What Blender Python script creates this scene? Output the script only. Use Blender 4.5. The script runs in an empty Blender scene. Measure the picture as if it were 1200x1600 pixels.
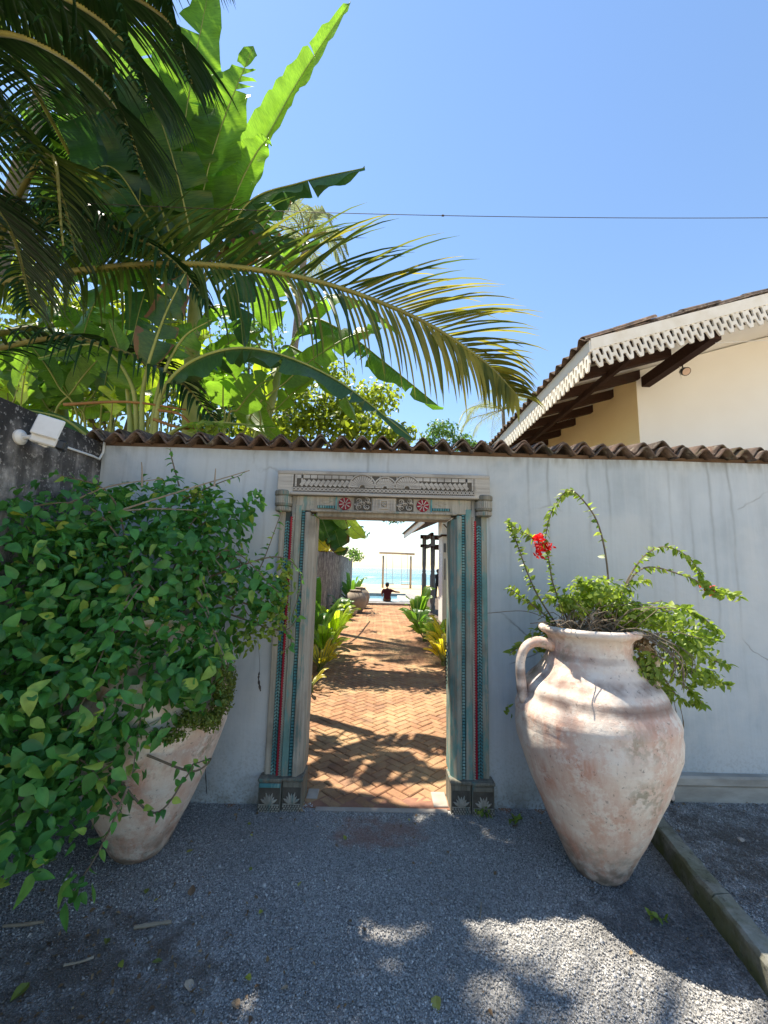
import bpy, bmesh, math, random
import numpy as np
from mathutils import Vector, Matrix
random.seed(7); rng = np.random.default_rng(11)
R_ = math.radians
S = bpy.context.scene
COL = S.collection

# ---------------------------------------------------------------- camera
F_PX, PITCH, ROLL, YAW, CAM_H = 625.75, 0.138234, 0.02498, 0.00937, 1.6
_f = Vector((math.sin(YAW)*math.cos(PITCH), math.cos(YAW)*math.cos(PITCH), math.sin(PITCH)))
_r0 = Vector((math.cos(YAW), -math.sin(YAW), 0)); _u0 = _r0.cross(_f)
_r = _r0*math.cos(ROLL)+_u0*math.sin(ROLL); _u = _u0*math.cos(ROLL)-_r0*math.sin(ROLL)
cd = bpy.data.cameras.new('camera'); cam = bpy.data.objects.new('camera', cd); COL.objects.link(cam)
cd.sensor_fit = 'HORIZONTAL'; cd.sensor_width = 36.0; cd.lens = 36.0*F_PX/1200.0
cd.clip_start = 0.05; cd.clip_end = 9000
cam.matrix_world = Matrix(((_r.x, _u.x, -_f.x, 0), (_r.y, _u.y, -_f.y, 0), (_r.z, _u.z, -_f.z, CAM_H), (0, 0, 0, 1)))
S.camera = cam
def at(px, py, Y):
    """world point at real distance Y in front of the camera seen at photo pixel (px, py)"""
    d = _r*((px-600)/F_PX)+_u*((800-py)/F_PX)+_f
    return Vector((0, 0, CAM_H))+d*(Y/d.y)
def atx(px, py, X):
    d = _r*((px-600)/F_PX)+_u*((800-py)/F_PX)+_f
    return Vector((0, 0, CAM_H))+d*(X/d.x)
def atz(px, py, Z):
    d = _r*((px-600)/F_PX)+_u*((800-py)/F_PX)+_f
    return Vector((0, 0, CAM_H))+d*((Z-CAM_H)/d.z)

# ---------------------------------------------------------------- sky, sun, exposure
SUN_EL, SUN_AZ = R_(66), R_(-45)            # azimuth measured from +Y, negative = left
W = bpy.data.worlds.new('World'); S.world = W; W.use_nodes = True
wn = W.node_tree; wn.nodes.clear()
sky = wn.nodes.new('ShaderNodeTexSky'); sky.sky_type = 'NISHITA'; sky.sun_disc = False
sky.sun_elevation = SUN_EL; sky.sun_rotation = SUN_AZ
sky.air_density = 1.35; sky.dust_density = 0.05; sky.ozone_density = 4.5; sky.altitude = 0
bg = wn.nodes.new('ShaderNodeBackground'); bg.inputs['Strength'].default_value = 0.08
wo = wn.nodes.new('ShaderNodeOutputWorld')
wn.links.new(sky.outputs[0], bg.inputs[0]); wn.links.new(bg.outputs[0], wo.inputs[0])
sl = bpy.data.lights.new('sun', 'SUN'); sl.energy = 4.2; sl.angle = R_(0.45); sl.color = (1.0, 0.92, 0.78)
so = bpy.data.objects.new('sun', sl); COL.objects.link(so)
SUNV = Vector((math.sin(SUN_AZ)*math.cos(SUN_EL), math.cos(SUN_AZ)*math.cos(SUN_EL), math.sin(SUN_EL)))
so.rotation_euler = SUNV.to_track_quat('Z', 'Y').to_euler(); so.location = (0, 0, 20)
vs = S.view_settings; vs.view_transform = 'Standard'; vs.look = 'None'; vs.exposure = 1.5; vs.gamma = 1.0
vs.use_curve_mapping = False
S.cycles.max_bounces = 8; S.cycles.diffuse_bounces = 4; S.cycles.transmission_bounces = 6; S.cycles.transparent_max_bounces = 6

# ---------------------------------------------------------------- helpers
def tag(o, label=None, cat=None, group=None, kind=None):
    if label: o['label'] = label
    if cat: o['category'] = cat
    if group: o['group'] = group
    if kind: o['kind'] = kind
    return o
def empty(name, loc=(0, 0, 0), label=None, cat=None, group=None):
    o = bpy.data.objects.new(name, None); COL.objects.link(o); o.location = loc; o.empty_display_size = .1
    return tag(o, label, cat, group)
def world(o):
    return (world(o.parent) @ o.matrix_parent_inverse @ o.matrix_basis) if o.parent else o.matrix_basis.copy()
def setparent(o, p):
    """meshes are built in world space: parenting keeps them where they stand"""
    o.parent = p; o.matrix_parent_inverse = world(p).inverted()
def link_mesh(name, me, mat=None, parent=None):
    o = bpy.data.objects.new(name, me); COL.objects.link(o)
    if mat is not None and not me.materials: me.materials.append(mat)
    if parent is not None: setparent(o, parent)
    return o
class MB:
    def __init__(s): s.v = []; s.f = []
    def quad(s, *p):
        n = len(s.v); s.v += [tuple(q) for q in p]; s.f.append(tuple(range(n, n+len(p))))
    def box(s, c, d, M=None, taper=1.0):
        n = len(s.v); x, y, z = d[0]/2, d[1]/2, d[2]/2
        for sz in (-1, 1):
            k = taper if sz > 0 else 1
            for sx, sy in ((-1, -1), (1, -1), (1, 1), (-1, 1)):
                p = Vector((sx*x*k, sy*y*k, sz*z))
                if M is not None: p = M @ p
                s.v.append((p.x+c[0], p.y+c[1], p.z+c[2]))
        for f in ((0, 3, 2, 1), (4, 5, 6, 7), (0, 1, 5, 4), (1, 2, 6, 5), (2, 3, 7, 6), (3, 0, 4, 7)):
            s.f.append(tuple(n+i for i in f))
        return s
    def bb(s, x0, x1, y0, y1, z0, z1):
        return s.box(((x0+x1)/2, (y0+y1)/2, (z0+z1)/2), (x1-x0, y1-y0, z1-z0))
    def tube(s, pts, rad, n=6, caps=True):
        pts = [Vector(p) for p in pts]; m = len(pts)
        if not hasattr(rad, '__len__'): rad = [rad]*m
        base = len(s.v); t0 = (pts[1]-pts[0]).normalized()
        ref = Vector((0, 0, 1)) if abs(t0.z) < .9 else Vector((1, 0, 0))
        a = t0.cross(ref).normalized()
        for i, p in enumerate(pts):
            t = (pts[min(i+1, m-1)]-pts[max(i-1, 0)])
            if t.length < 1e-9: t = t0
            t.normalize(); a = (a-t*a.dot(t))
            a = a.normalized() if a.length > 1e-6 else t.orthogonal().normalized()
            b = t.cross(a)
            for k in range(n):
                q = p+(a*math.cos(2*math.pi*k/n)+b*math.sin(2*math.pi*k/n))*rad[i]
                s.v.append(tuple(q))
        for i in range(m-1):
            for k in range(n):
                k2 = (k+1) % n
                s.f.append((base+i*n+k, base+i*n+k2, base+(i+1)*n+k2, base+(i+1)*n+k))
        if caps:
            s.f.append(tuple(base+k for k in reversed(range(n)))); s.f.append(tuple(base+(m-1)*n+k for k in range(n)))
        return s
    def lathe(s, prof, c=(0, 0, 0), n=40, a0=0, a1=2*math.pi, wob=None):
        full = abs(a1-a0-2*math.pi) < 1e-6; cols = n if full else n+1
        base = len(s.v)
        for (r, z) in prof:
            for k in range(cols):
                a = a0+(a1-a0)*k/n
                rr = r*(1+(wob(a, z) if wob else 0))
                s.v.append((c[0]+rr*math.cos(a), c[1]+rr*math.sin(a), c[2]+z))
        for i in range(len(prof)-1):
            for k in range(n):
                k2 = (k+1) % cols
                s.f.append((base+i*cols+k, base+i*cols+k2, base+(i+1)*cols+k2, base+(i+1)*cols+k))
        return s
    def prism(s, poly, M, depth):
        """2D polygon (convex or simple) extruded by depth along local z, placed by matrix M"""
        n = len(poly); b = len(s.v)
        for z in (0, depth):
            for (x, y) in poly: s.v.append(tuple(M @ Vector((x, y, z))))
        s.f.append(tuple(b+i for i in reversed(range(n)))); s.f.append(tuple(b+n+i for i in range(n)))
        for i in range(n):
            j = (i+1) % n; s.f.append((b+i, b+j, b+n+j, b+n+i))
        return s
    def ring(s, outer, inner, M, depth):
        n = len(outer); b = len(s.v)
        for z in (0, depth):
            for pl in (outer, inner):
                for (x, y) in pl: s.v.append(tuple(M @ Vector((x, y, z))))
        O0, I0, O1, I1 = b, b+n, b+2*n, b+3*n
        for i in range(n):
            j = (i+1) % n
            s.f += [(O0+j, O0+i, I0+i, I0+j), (O1+i, O1+j, I1+j, I1+i), (O0+i, O0+j, O1+j, O1+i), (I0+j, I0+i, I1+i, I1+j)]
        return s
    def mesh(s, name, smooth=False):
        me = bpy.data.meshes.new(name); me.from_pydata(s.v, [], s.f); me.validate()
        if smooth: me.polygons.foreach_set('use_smooth', [True]*len(me.polygons))
        return me
    def build(s, name, mat, parent=None, smooth=False, bevel=0, kind=None):
        me = s.mesh(name, smooth)
        if bevel:
            bm = bmesh.new(); bm.from_mesh(me)
            bmesh.ops.bevel(bm, geom=bm.edges[:], offset=bevel, segments=1, affect='EDGES', clamp_overlap=True)
            bm.to_mesh(me); bm.free()
        o = link_mesh(name, me, mat, parent)
        if kind: o['kind'] = kind
        return o
def frame_from(p, x, y, z): return Matrix(((x[0], y[0], z[0], p[0]), (x[1], y[1], z[1], p[1]), (x[2], y[2], z[2], p[2]), (0, 0, 0, 1)))
def spline(pts, n):
    """Catmull-Rom through pts, n+1 samples"""
    P = [Vector(p) for p in pts]
    if len(P) == 2: return [P[0].lerp(P[1], i/n) for i in range(n+1)]
    P = [P[0]*2-P[1]]+P+[P[-1]*2-P[-2]]; m = len(P)-3; out = []
    for i in range(n+1):
        u = i/n*m; k = min(int(u), m-1); t = u-k; a, b, c, d = P[k:k+4]
        out.append(.5*((2*b)+(c-a)*t+(2*a-5*b+4*c-d)*t*t+(3*b-a-3*c+d)*t*t*t))
    return out
def bulk(name, V, Fc, mat, parent=None, tint=None, uv=None, smooth=True, kind=None):
    """V (n,3), Fc (m,k) arrays -> one mesh; tint per vertex"""
    me = bpy.data.meshes.new(name); n, (m, k) = len(V), Fc.shape
    me.vertices.add(n); me.vertices.foreach_set('co', np.asarray(V, np.float32).ravel())
    me.loops.add(m*k); me.loops.foreach_set('vertex_index', np.asarray(Fc, np.int32).ravel())
    me.polygons.add(m); me.polygons.foreach_set('loop_start', np.arange(0, m*k, k, dtype=np.int32))
    try: me.polygons.foreach_set('loop_total', np.full(m, k, np.int32))
    except Exception: pass
    if smooth: me.polygons.foreach_set('use_smooth', np.ones(m, bool))
    if tint is not None:
        a = me.attributes.new('tint', 'FLOAT', 'POINT'); a.data.foreach_set('value', np.asarray(tint, np.float32))
    if uv is not None:
        l = me.uv_layers.new(name='uv'); l.data.foreach_set('uv', np.asarray(uv, np.float32)[Fc.ravel()].ravel())
    me.update(calc_edges=True)
    o = link_mesh(name, me, mat, parent)
    if kind: o['kind'] = kind
    return o

# ---------------------------------------------------------------- material DSL
class NT:
    def __init__(s, name):
        s.m = bpy.data.materials.new(name); s.m.use_nodes = True; s.t = s.m.node_tree; s.t.nodes.clear()
        s.out = s.t.nodes.new('ShaderNodeOutputMaterial')
        s.pos = s.t.nodes.new('ShaderNodeNewGeometry').outputs['Position']
    def new(s, k): return s.t.nodes.new(k)
    def put(s, sock, v):
        if v is None: return
        if hasattr(v, 'is_linked') or hasattr(v, 'links'): s.t.links.new(v, sock)
        elif hasattr(v, '__len__') and len(v) == 3 and sock.type == 'RGBA': sock.default_value = (*v, 1)
        else: sock.default_value = v
    def map(s, scale=(1, 1, 1), vec=None, loc=(0, 0, 0), rot=(0, 0, 0)):
        n = s.new('ShaderNodeMapping'); s.put(n.inputs[0], vec or s.pos)
        n.inputs['Scale'].default_value = scale; n.inputs['Location'].default_value = loc; n.inputs['Rotation'].default_value = rot
        return n.outputs[0]
    def noise(s, scale, detail=4, vec=None, rough=.55, dist=0):
        n = s.new('ShaderNodeTexNoise'); s.put(n.inputs['Vector'], vec or s.pos)
        n.inputs['Scale'].default_value = scale; n.inputs['Detail'].default_value = detail
        n.inputs['Roughness'].default_value = rough; n.inputs['Distortion'].default_value = dist
        return n.outputs['Fac']
    def voro(s, scale, vec=None, feat='F1', out='Distance'):
        n = s.new('ShaderNodeTexVoronoi'); n.feature = feat; s.put(n.inputs['Vector'], vec or s.pos); n.inputs['Scale'].default_value = scale
        return n.outputs[out]
    def ramp(s, fac, stops):
        n = s.new('ShaderNodeValToRGB'); s.put(n.inputs[0], fac); e = n.color_ramp.elements
        while len(e) < len(stops): e.new(.5)
        for el, (p, c) in zip(e, stops):
            el.position = p; el.color = (c, c, c, 1) if not hasattr(c, '__len__') else (*c, 1)
        return n.outputs[0]
    def mix(s, fac, a, b, mode='MIX'):
        n = s.new('ShaderNodeMix'); n.data_type = 'RGBA'; n.blend_type = mode
        s.put(n.inputs[0], fac); s.put(n.inputs[6], a); s.put(n.inputs[7], b); return n.outputs[2]
    def math(s, op, a, b=None, clamp=False):
        n = s.new('ShaderNodeMath'); n.operation = op; n.use_clamp = clamp; s.put(n.inputs[0], a); s.put(n.inputs[1], b); return n.outputs[0]
    def sep(s, vec=None):
        n = s.new('ShaderNodeSeparateXYZ'); s.put(n.inputs[0], vec or s.pos); return n.outputs
    def attr(s, name):
        n = s.new('ShaderNodeAttribute'); n.attribute_name = name; return n.outputs['Fac']
    def rnd(s): return s.new('ShaderNodeObjectInfo').outputs['Random']
    def bump(s, h, strength=.4, dist=.01, nrm=None):
        n = s.new('ShaderNodeBump'); n.inputs['Strength'].default_value = strength; n.inputs['Distance'].default_value = dist
        s.put(n.inputs['Height'], h); s.put(n.inputs['Normal'], nrm); return n.outputs[0]
    def done(s, col, rough=.7, nrm=None, spec=.3, trans=None, tcol=None, metal=0, coat=0):
        p = s.new('ShaderNodeBsdfPrincipled'); s.put(p.inputs['Base Color'], col); s.put(p.inputs['Roughness'], rough)
        p.inputs['Specular IOR Level'].default_value = spec; p.inputs['Metallic'].default_value = metal; s.put(p.inputs['Normal'], nrm)
        res = p.outputs[0]
        if trans:
            tr = s.new('ShaderNodeBsdfTranslucent'); s.put(tr.inputs[0], tcol or col); s.put(tr.inputs['Normal'], nrm)
            mx = s.new('ShaderNodeMixShader'); mx.inputs[0].default_value = trans
            s.t.links.new(res, mx.inputs[1]); s.t.links.new(tr.outputs[0], mx.inputs[2]); res = mx.outputs[0]
        s.t.links.new(res, s.out.inputs[0]); return s.m
def simple(name, a, b=None, scale=8, rough=.7, bump=.2, bscale=40, spec=.3, metal=0, stretch=(1, 1, 1), dist=.004):
    n = NT(name); v = n.map(stretch)
    c = n.ramp(n.noise(scale, 6, v), [(.32, a), (.68, b or tuple(x*.7 for x in a))])
    return n.done(c, rough, n.bump(n.noise(bscale, 5, v), bump, dist) if bump else None, spec, metal=metal)
MATS = {}
def leafmat(name, dark, light, bright=None, trans=.35, tcol=None, rough=.42, src='attr', spec=.4, vein=True):
    n = NT(name); t = n.attr('tint') if src == 'attr' else n.rnd()
    stops = [(0, dark), (.6, light)]+([(1, bright)] if bright else [])
    c = n.ramp(t, stops); 
    var = n.ramp(n.noise(25, 4), [(.3, .72), (.7, 1.2)]); c = n.mix(1, c, var, 'MULTIPLY')
    tc = n.mix(1, n.mix(.6, c, tcol or light), (1.9, 1.9, 1.2), 'MULTIPLY')
    nb = n.bump(n.noise(120, 3), .25, .002)
    return n.done(c, rough, nb, spec, trans, tc)
# ================================================================ materials
def m_wall():
    n = NT('grey_lime_plaster'); x, y, z = n.sep()
    col = n.ramp(n.noise(2.2, 7), [(.3, (.395, .44, .465)), (.5, (.47, .515, .54)), (.72, (.53, .57, .59))])
    fine = n.noise(1.0, 6, n.map((26, 26, 1.1)), .65)
    col = n.mix(n.ramp(fine, [(.48, 0), (.75, .5)]), col, (.55, .57, .58))
    # run-off streaks under each coping tile
    ph = n.math('FRACT', n.math('ADD', n.math('MULTIPLY', x, 1/.152), n.math('MULTIPLY', n.noise(1.3, 2, n.map((1, 1, 2.5))), .35)))
    d = n.math('ABSOLUTE', n.math('SUBTRACT', ph, .5))
    line = n.ramp(d, [(0, 1), (.03, .8), (.09, .12), (.16, 0)])
    msk = n.ramp(n.noise(1.0, 4, n.map((3.0, 1, .55))), [(.42, 0), (.62, 1)])
    fade = n.ramp(n.math('MULTIPLY', z, 1/2.5), [(.0, .0), (.35, .3), (.75, .8), (1, 1)])
    st = n.math('MULTIPLY', n.math('MULTIPLY', line, msk), fade)
    col = n.mix(n.math('MULTIPLY', st, .55), col, (.17, .17, .155))
    big = n.ramp(n.noise(1.0, 5, n.map((5, 5, .9)), .6), [(.5, 0), (.72, .35)])
    col = n.mix(big, col, (.30, .325, .34))
    foot = n.math('MULTIPLY', n.ramp(z, [(.0, 1), (.22, 0)]), n.ramp(n.noise(9, 5), [(.35, 0), (.65, .8)]))
    col = n.mix(foot, col, (.20, .19, .15))
    top = n.math('MULTIPLY', n.ramp(n.math('SUBTRACT', 2.47, z), [(.0, 1), (.10, 0)]), n.ramp(n.noise(20, 4, n.map((1, 1, .2))), [(.4, 0), (.6, .7)]))
    col = n.mix(top, col, (.22, .21, .18))
    wv = n.new('ShaderNodeVectorMath'); wv.operation = 'ADD'; n.put(wv.inputs[0], n.pos); nz = n.new('ShaderNodeTexNoise'); nz.inputs['Scale'].default_value = 4; nz.inputs['Detail'].default_value = 6; n.put(wv.inputs[1], n.mix(1, nz.outputs['Color'], (.35, .35, .35), 'MULTIPLY'))
    crack = n.voro(1.05, wv.outputs[0], 'DISTANCE_TO_EDGE')
    ck = n.math('MULTIPLY', n.ramp(crack, [(0, 1), (.006, 0)]), n.ramp(n.noise(1.3, 3, n.map(loc=(4, 2, 7))), [(.54, 0), (.6, 1)]))
    col = n.mix(n.math('MULTIPLY', ck, .7), col, (.13, .12, .11))
    pt_ = n.ramp(n.noise(.9, 5, n.map(loc=(9, 1, 3)), .6, .6), [(.5, 0), (.56, .45), (.72, .6)])
    col = n.mix(pt_, col, (.55, .565, .56))
    spl = n.math('MULTIPLY', n.ramp(z, [(.0, 1), (.12, .5), (.5, 0)]), n.ramp(n.noise(60, 4), [(.5, 0), (.6, .7)]))
    col = n.mix(spl, col, (.24, .225, .19))
    h = n.math('ADD', n.math('ADD', n.noise(7, 6), n.math('MULTIPLY', fine, .5)), n.math('MULTIPLY', n.noise(2.6, 3, n.map((1, 1, 2), rot=(0, .5, 0))), 1.5))
    return n.done(col, .85, n.bump(h, .35, .014), .2)
def m_oldwall(name, pale, dark, up=2.4):
    n = NT(name); x, y, z = n.sep()
    c = n.ramp(n.noise(6, 8, rough=.7), [(.35, dark), (.5, tuple((a+b)/2 for a, b in zip(pale, dark))), (.62, pale)])
    st = n.noise(1.0, 6, n.map((9, 9, .8)), .65)
    c = n.mix(n.ramp(st, [(.4, .85), (.62, 0)]), c, dark)
    t = n.ramp(n.math('ADD', n.math('MULTIPLY', z, 1/up), n.math('MULTIPLY', n.noise(2.5, 5), .5)), [(.85, 0), (1.25, .9)])
    c = n.mix(t, c, (.035, .034, .033))
    c = n.mix(n.ramp(n.noise(45, 3), [(.58, 0), (.66, .55)]), c, pale)
    return n.done(c, .92, n.bump(n.noise(22, 8, rough=.7), .5, .02), .1)
def m_wood(name, a, b, paint=None, amt=.5, dark=(.05, .045, .035), vert=True):
    n = NT(name); sc = (30, 30, 1.6) if vert else (1.6, 30, 30)
    g = n.noise(1.5, 8, n.map(sc), .65)
    c = n.ramp(g, [(.3, a), (.65, b)])
    if paint:
        k = n.ramp(n.math('ADD', n.math('MULTIPLY', n.noise(5, 6, n.map((2.5, 2.5, .8) if vert else (.8, 2.5, 2.5)), .65), .75), n.math('MULTIPLY', g, .35)), [(.40+.2*amt, 1), (.47+.2*amt, 0)])
        c = n.mix(k, c, n.mix(n.noise(14, 4), paint, tuple(x*.62 for x in paint)))
    c = n.mix(n.ramp(n.noise(2.3, 6), [(.55, 0), (.75, .6)]), c, dark)
    c = n.mix(n.ramp(n.noise(60, 2, n.map(sc)), [(.62, 0), (.72, .5)]), c, dark)
    return n.done(c, .8, n.bump(g, .5, .004), .2)
def m_urn(name, seed):
    n = NT(name); v = n.map((1, 1, 1), loc=(seed, seed*2, 0)); x, y, z = n.sep()
    c = n.ramp(n.noise(3.2, 6, v), [(.36, (.60, .34, .25)), (.5, (.66, .46, .36)), (.62, (.70, .60, .51))])
    c = n.mix(n.ramp(n.noise(1.6, 7, n.map((6, 6, 1.2), loc=(seed, 0, seed)), .7), [(.42, 0), (.62, .9)]), c, (.76, .66, .56))
    c = n.mix(n.ramp(n.noise(11, 9, v, .75), [(.50, 0), (.60, .8)]), c, (.80, .73, .64))
    c = n.mix(n.ramp(n.noise(38, 5, v, .7), [(.60, 0), (.68, .6)]), c, (.13, .10, .085))
    # brown painted bands round the shoulder
    zz = n.math('ADD', z, n.math('MULTIPLY', n.noise(6, 4), .035))
    for z0, w, a in ((1.035, .022, .75), (.945, .02, .8), (1.15, .012, .5)):
        k = n.ramp(n.math('ABSOLUTE', n.math('SUBTRACT', zz, z0)), [(0, a), (w, a*.7), (w*1.7, 0)])
        c = n.mix(n.math('MULTIPLY', k, n.ramp(n.noise(9, 5, v), [(.35, .2), (.55, 1)])), c, (.17, .105, .085))
    foot = n.ramp(n.math('ADD', z, n.math('MULTIPLY', n.noise(7, 5), .25)), [(.10, .95), (.42, 0)])
    c = n.mix(n.math('MULTIPLY', foot, n.ramp(n.noise(16, 6), [(.4, .2), (.6, 1)])), c, (.16, .13, .095))
    gr = n.ramp(n.noise(2.2, 3, n.map((1, 1, 1), loc=(3+seed, 1, 2))), [(.6, 0), (.72, .5)])
    c = n.mix(n.math('MULTIPLY', gr, n.ramp(n.noise(30, 5), [(.45, 0), (.55, 1)])), c, (.10, .12, .05))
    h = n.math('ADD', n.noise(14, 8, rough=.7), n.math('MULTIPLY', n.noise(2, 3, n.map((1, 1, 14))), .6))
    return n.done(c, .82, n.bump(h, .42, .012), .25)
def m_tile(name):
    n = NT(name); r = n.rnd()
    base = n.ramp(r, [(0, (.16, .10, .072)), (.5, (.20, .135, .10)), (1, (.135, .10, .08))])
    c = n.mix(n.ramp(n.noise(9, 7, rough=.7), [(.38, .9), (.62, 0)]), base, (.035, .03, .026))
    c = n.mix(n.ramp(n.noise(24, 6), [(.55, 0), (.68, .55)]), c, (.33, .29, .23))
    c = n.mix(n.ramp(n.noise(5, 5), [(.58, 0), (.7, .5)]), c, (.085, .095, .03))
    return n.done(c, .88, n.bump(n.noise(50, 6), .5, .006), .15)
def m_brick():
    n = NT('paving_brick'); r = n.rnd()
    c = n.ramp(r, [(0, (.29, .15, .078)), (.4, (.34, .19, .10)), (.75, (.38, .225, .12)), (1, (.30, .18, .11))])
    c = n.mix(n.ramp(n.noise(18, 7, rough=.7), [(.4, .6), (.62, 0)]), c, (.22, .115, .075))
    c = n.mix(n.ramp(n.noise(1.7, 5), [(.44, 0), (.64, .75)]), c, (.43, .29, .155))
    c = n.mix(n.ramp(n.noise(3.5, 6), [(.56, 0), (.7, .55)]), c, (.14, .085, .065))
    c = n.mix(n.ramp(n.noise(90, 3), [(.62, 0), (.7, .6)]), c, (.07, .05, .045))
    return n.done(c, .9, n.bump(n.noise(45, 7, rough=.7), .6, .006), .15)
def m_ground():
    n = NT('dark_gravel_ground')
    c = n.ramp(n.voro(150, out='Color'), [(.1, (.16, .155, .148)), (.6, (.36, .35, .335)), (.95, (.55, .54, .52))])
    return n.done(soil(n, c), .95, n.bump(n.voro(150), .8, .008), .2)
def soil(n, c):
    """earth washed over the gravel: a dark humus patch and brick dust by the threshold"""
    x, y, z = n.sep()
    def blob(cx, cy, rx, ry):
        dx = n.math('MULTIPLY', n.math('SUBTRACT', x, cx), 1/rx); dy = n.math('MULTIPLY', n.math('SUBTRACT', y, cy), 1/ry)
        d = n.math('ADD', n.math('MULTIPLY', dx, dx), n.math('MULTIPLY', dy, dy))
        d = n.math('ADD', d, n.math('MULTIPLY', n.math('SUBTRACT', n.noise(9, 8, rough=.75), .5), 5.0))
        return n.ramp(d, [(.0, 1), (1.1, 0)])
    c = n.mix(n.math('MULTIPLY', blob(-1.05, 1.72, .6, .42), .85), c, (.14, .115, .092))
    c = n.mix(n.math('MULTIPLY', blob(.03, 2.68, .34, .17), .62), c, (.36, .19, .135))
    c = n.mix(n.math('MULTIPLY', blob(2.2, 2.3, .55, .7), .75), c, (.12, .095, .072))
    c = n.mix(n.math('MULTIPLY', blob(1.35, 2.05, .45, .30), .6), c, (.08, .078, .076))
    return c
def m_chip():
    n = NT('gravel_chip'); t = n.attr('tint')
    c = n.ramp(t, [(0, (.22, .215, .205)), (.45, (.48, .465, .445)), (.8, (.63, .615, .59)), (.97, (.74, .72, .69)), (1, (.6, .58, .52))])
    c = n.mix(1, c, n.ramp(n.noise(1.7, 5), [(.3, .72), (.7, 1.18)]), 'MULTIPLY')
    return n.done(soil(n, c), .8, None, .35)
def m_banana(name, dark, light, brown=.0, trans=.5):
    n = NT(name); uvn = n.new('ShaderNodeUVMap'); u, v, _ = n.sep(uvn.outputs[0])
    vein = n.noise(1.0, 3, n.map((70, 2.5, 1), uvn.outputs[0]), .6)
    c = n.ramp(vein, [(.3, dark), (.7, light)])
    c = n.mix(1, c, n.ramp(n.noise(3, 4), [(.3, .75), (.7, 1.2)]), 'MULTIPLY')
    tc = n.mix(1, c, (2.9, 2.75, 1.25), 'MULTIPLY')
    if brown:
        e = n.math('ADD', n.math('ABSOLUTE', v), n.math('MULTIPLY', n.math('SUBTRACT', n.noise(9, 5), .5), .9))
        k = n.ramp(e, [(1.0-brown*.45, 0), (1.06-brown*.4, 1)])
        c = n.mix(k, c, (.13, .07, .03)); tc = n.mix(k, tc, (.17, .08, .02))
    p = n.bump(vein, .35, .006)
    return n.done(c, .33, p, .5, trans, tc)
def m_frond(name, dark, light, tc, trans=.35):
    n = NT(name); t = n.attr('tint')
    c = n.ramp(t, [(0, dark), (1, light)]); c = n.mix(1, c, n.ramp(n.noise(4, 3), [(.3, .7), (.7, 1.25)]), 'MULTIPLY')
    return n.done(c, .45, None, .22, trans, n.mix(.5, n.mix(1, c, (2.2, 2.0, 1.0), 'MULTIPLY'), tc))
def m_sea():
    n = NT('sea_water'); x, y, z = n.sep()
    c = n.ramp(n.math('MULTIPLY', y, 1/600), [(.08, (.10, .25, .28)), (.25, (.035, .15, .22)), (.8, (.014, .08, .16))])
    # broken surf lying in long lines parallel to the shore
    f = n.noise(1.0, 7, n.map((.035, .11, 1)), .62)
    k = n.ramp(f, [(.63, 0), (.69, 1)])
    near = n.ramp(n.math('MULTIPLY', y, 1/400), [(.1, 1), (.55, .8), (.9, .15)])
    c = n.mix(n.math('MULTIPLY', k, near), c, (.78, .80, .80))
    return n.done(c, n.mix(k, (.12,)*3, (.8,)*3), n.bump(n.noise(1, 6, n.map((.5, 1.6, 1))), .6, .5), .5)
M_WALL = m_wall()
M_OLD = m_oldwall('mould_stained_plaster', (.52, .48, .44), (.075, .07, .066), 3.2)
M_GARDENWALL = m_oldwall('weathered_garden_wall', (.52, .50, .46), (.07, .066, .066), 3.0)
M_WOOD = m_wood('bleached_carved_teak', (.26, .235, .19), (.46, .425, .355), (.23, .33, .30), .15)
M_WOODH = m_wood('bleached_lintel_teak', (.32, .29, .25), (.54, .50, .44), None, vert=False)
M_WOODT = m_wood('teal_washed_teak', (.24, .235, .185), (.38, .38, .31), (.20, .37, .34), .5)
M_BLUE = m_wood('turquoise_carving', (.13, .27, .26), (.26, .42, .39), (.10, .30, .32), .7, dark=(.06, .09, .085))
M_NAVY = simple('dark_groove', (.035, .045, .045), (.06, .085, .085), 12)  # near-black blue-green backing behind the leaf and bead bands
M_RED = m_wood('worn_red_paint', (.28, .025, .03), (.40, .04, .045), (.33, .02, .04), .8, dark=(.10, .03, .03))
M_DARKWOOD = m_wood('mossy_carved_block', (.11, .10, .075), (.27, .25, .20), (.14, .26, .24), .1)
M_TILE = m_tile('mossy_clay_tile')
M_BRICK = m_brick(); M_GROUND = m_ground(); M_CHIP = m_chip()
M_SAND = simple('bedding_sand', (.13, .085, .055), (.20, .13, .085), 12, .95, .5, 90)
M_BEACH = simple('beach_sand', (.62, .47, .27), (.52, .38, .21), 2, .95, .3, 20)
M_DUST = simple('brick_dust', (.30, .15, .095), (.20, .10, .07), 14, .95, .5, 60)
M_CREVICE_SHADE = simple('carving_crevice_shade', (.07, .062, .05), (.12, .105, .085), 18, .95, .3, 60)  # crevice shade put into the colour of the backing behind the carvings
M_SOIL = simple('garden_soil', (.07, .05, .035), (.12, .085, .055), 4, .95, .6, 30)
M_PLINTH = simple('damp_plinth_plaster', (.46, .43, .38), (.30, .275, .235), 5, .9, .4, 30, stretch=(1, 1, 3))
M_STONE = simple('pale_stone', (.42, .36, .31), (.30, .26, .22), 9, .9, .4, 40)
M_GREYSTONE = simple('grey_pool_stone', (.30, .28, .26), (.19, .18, .17), 5, .85, .3, 30)
M_CONC = None
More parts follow.
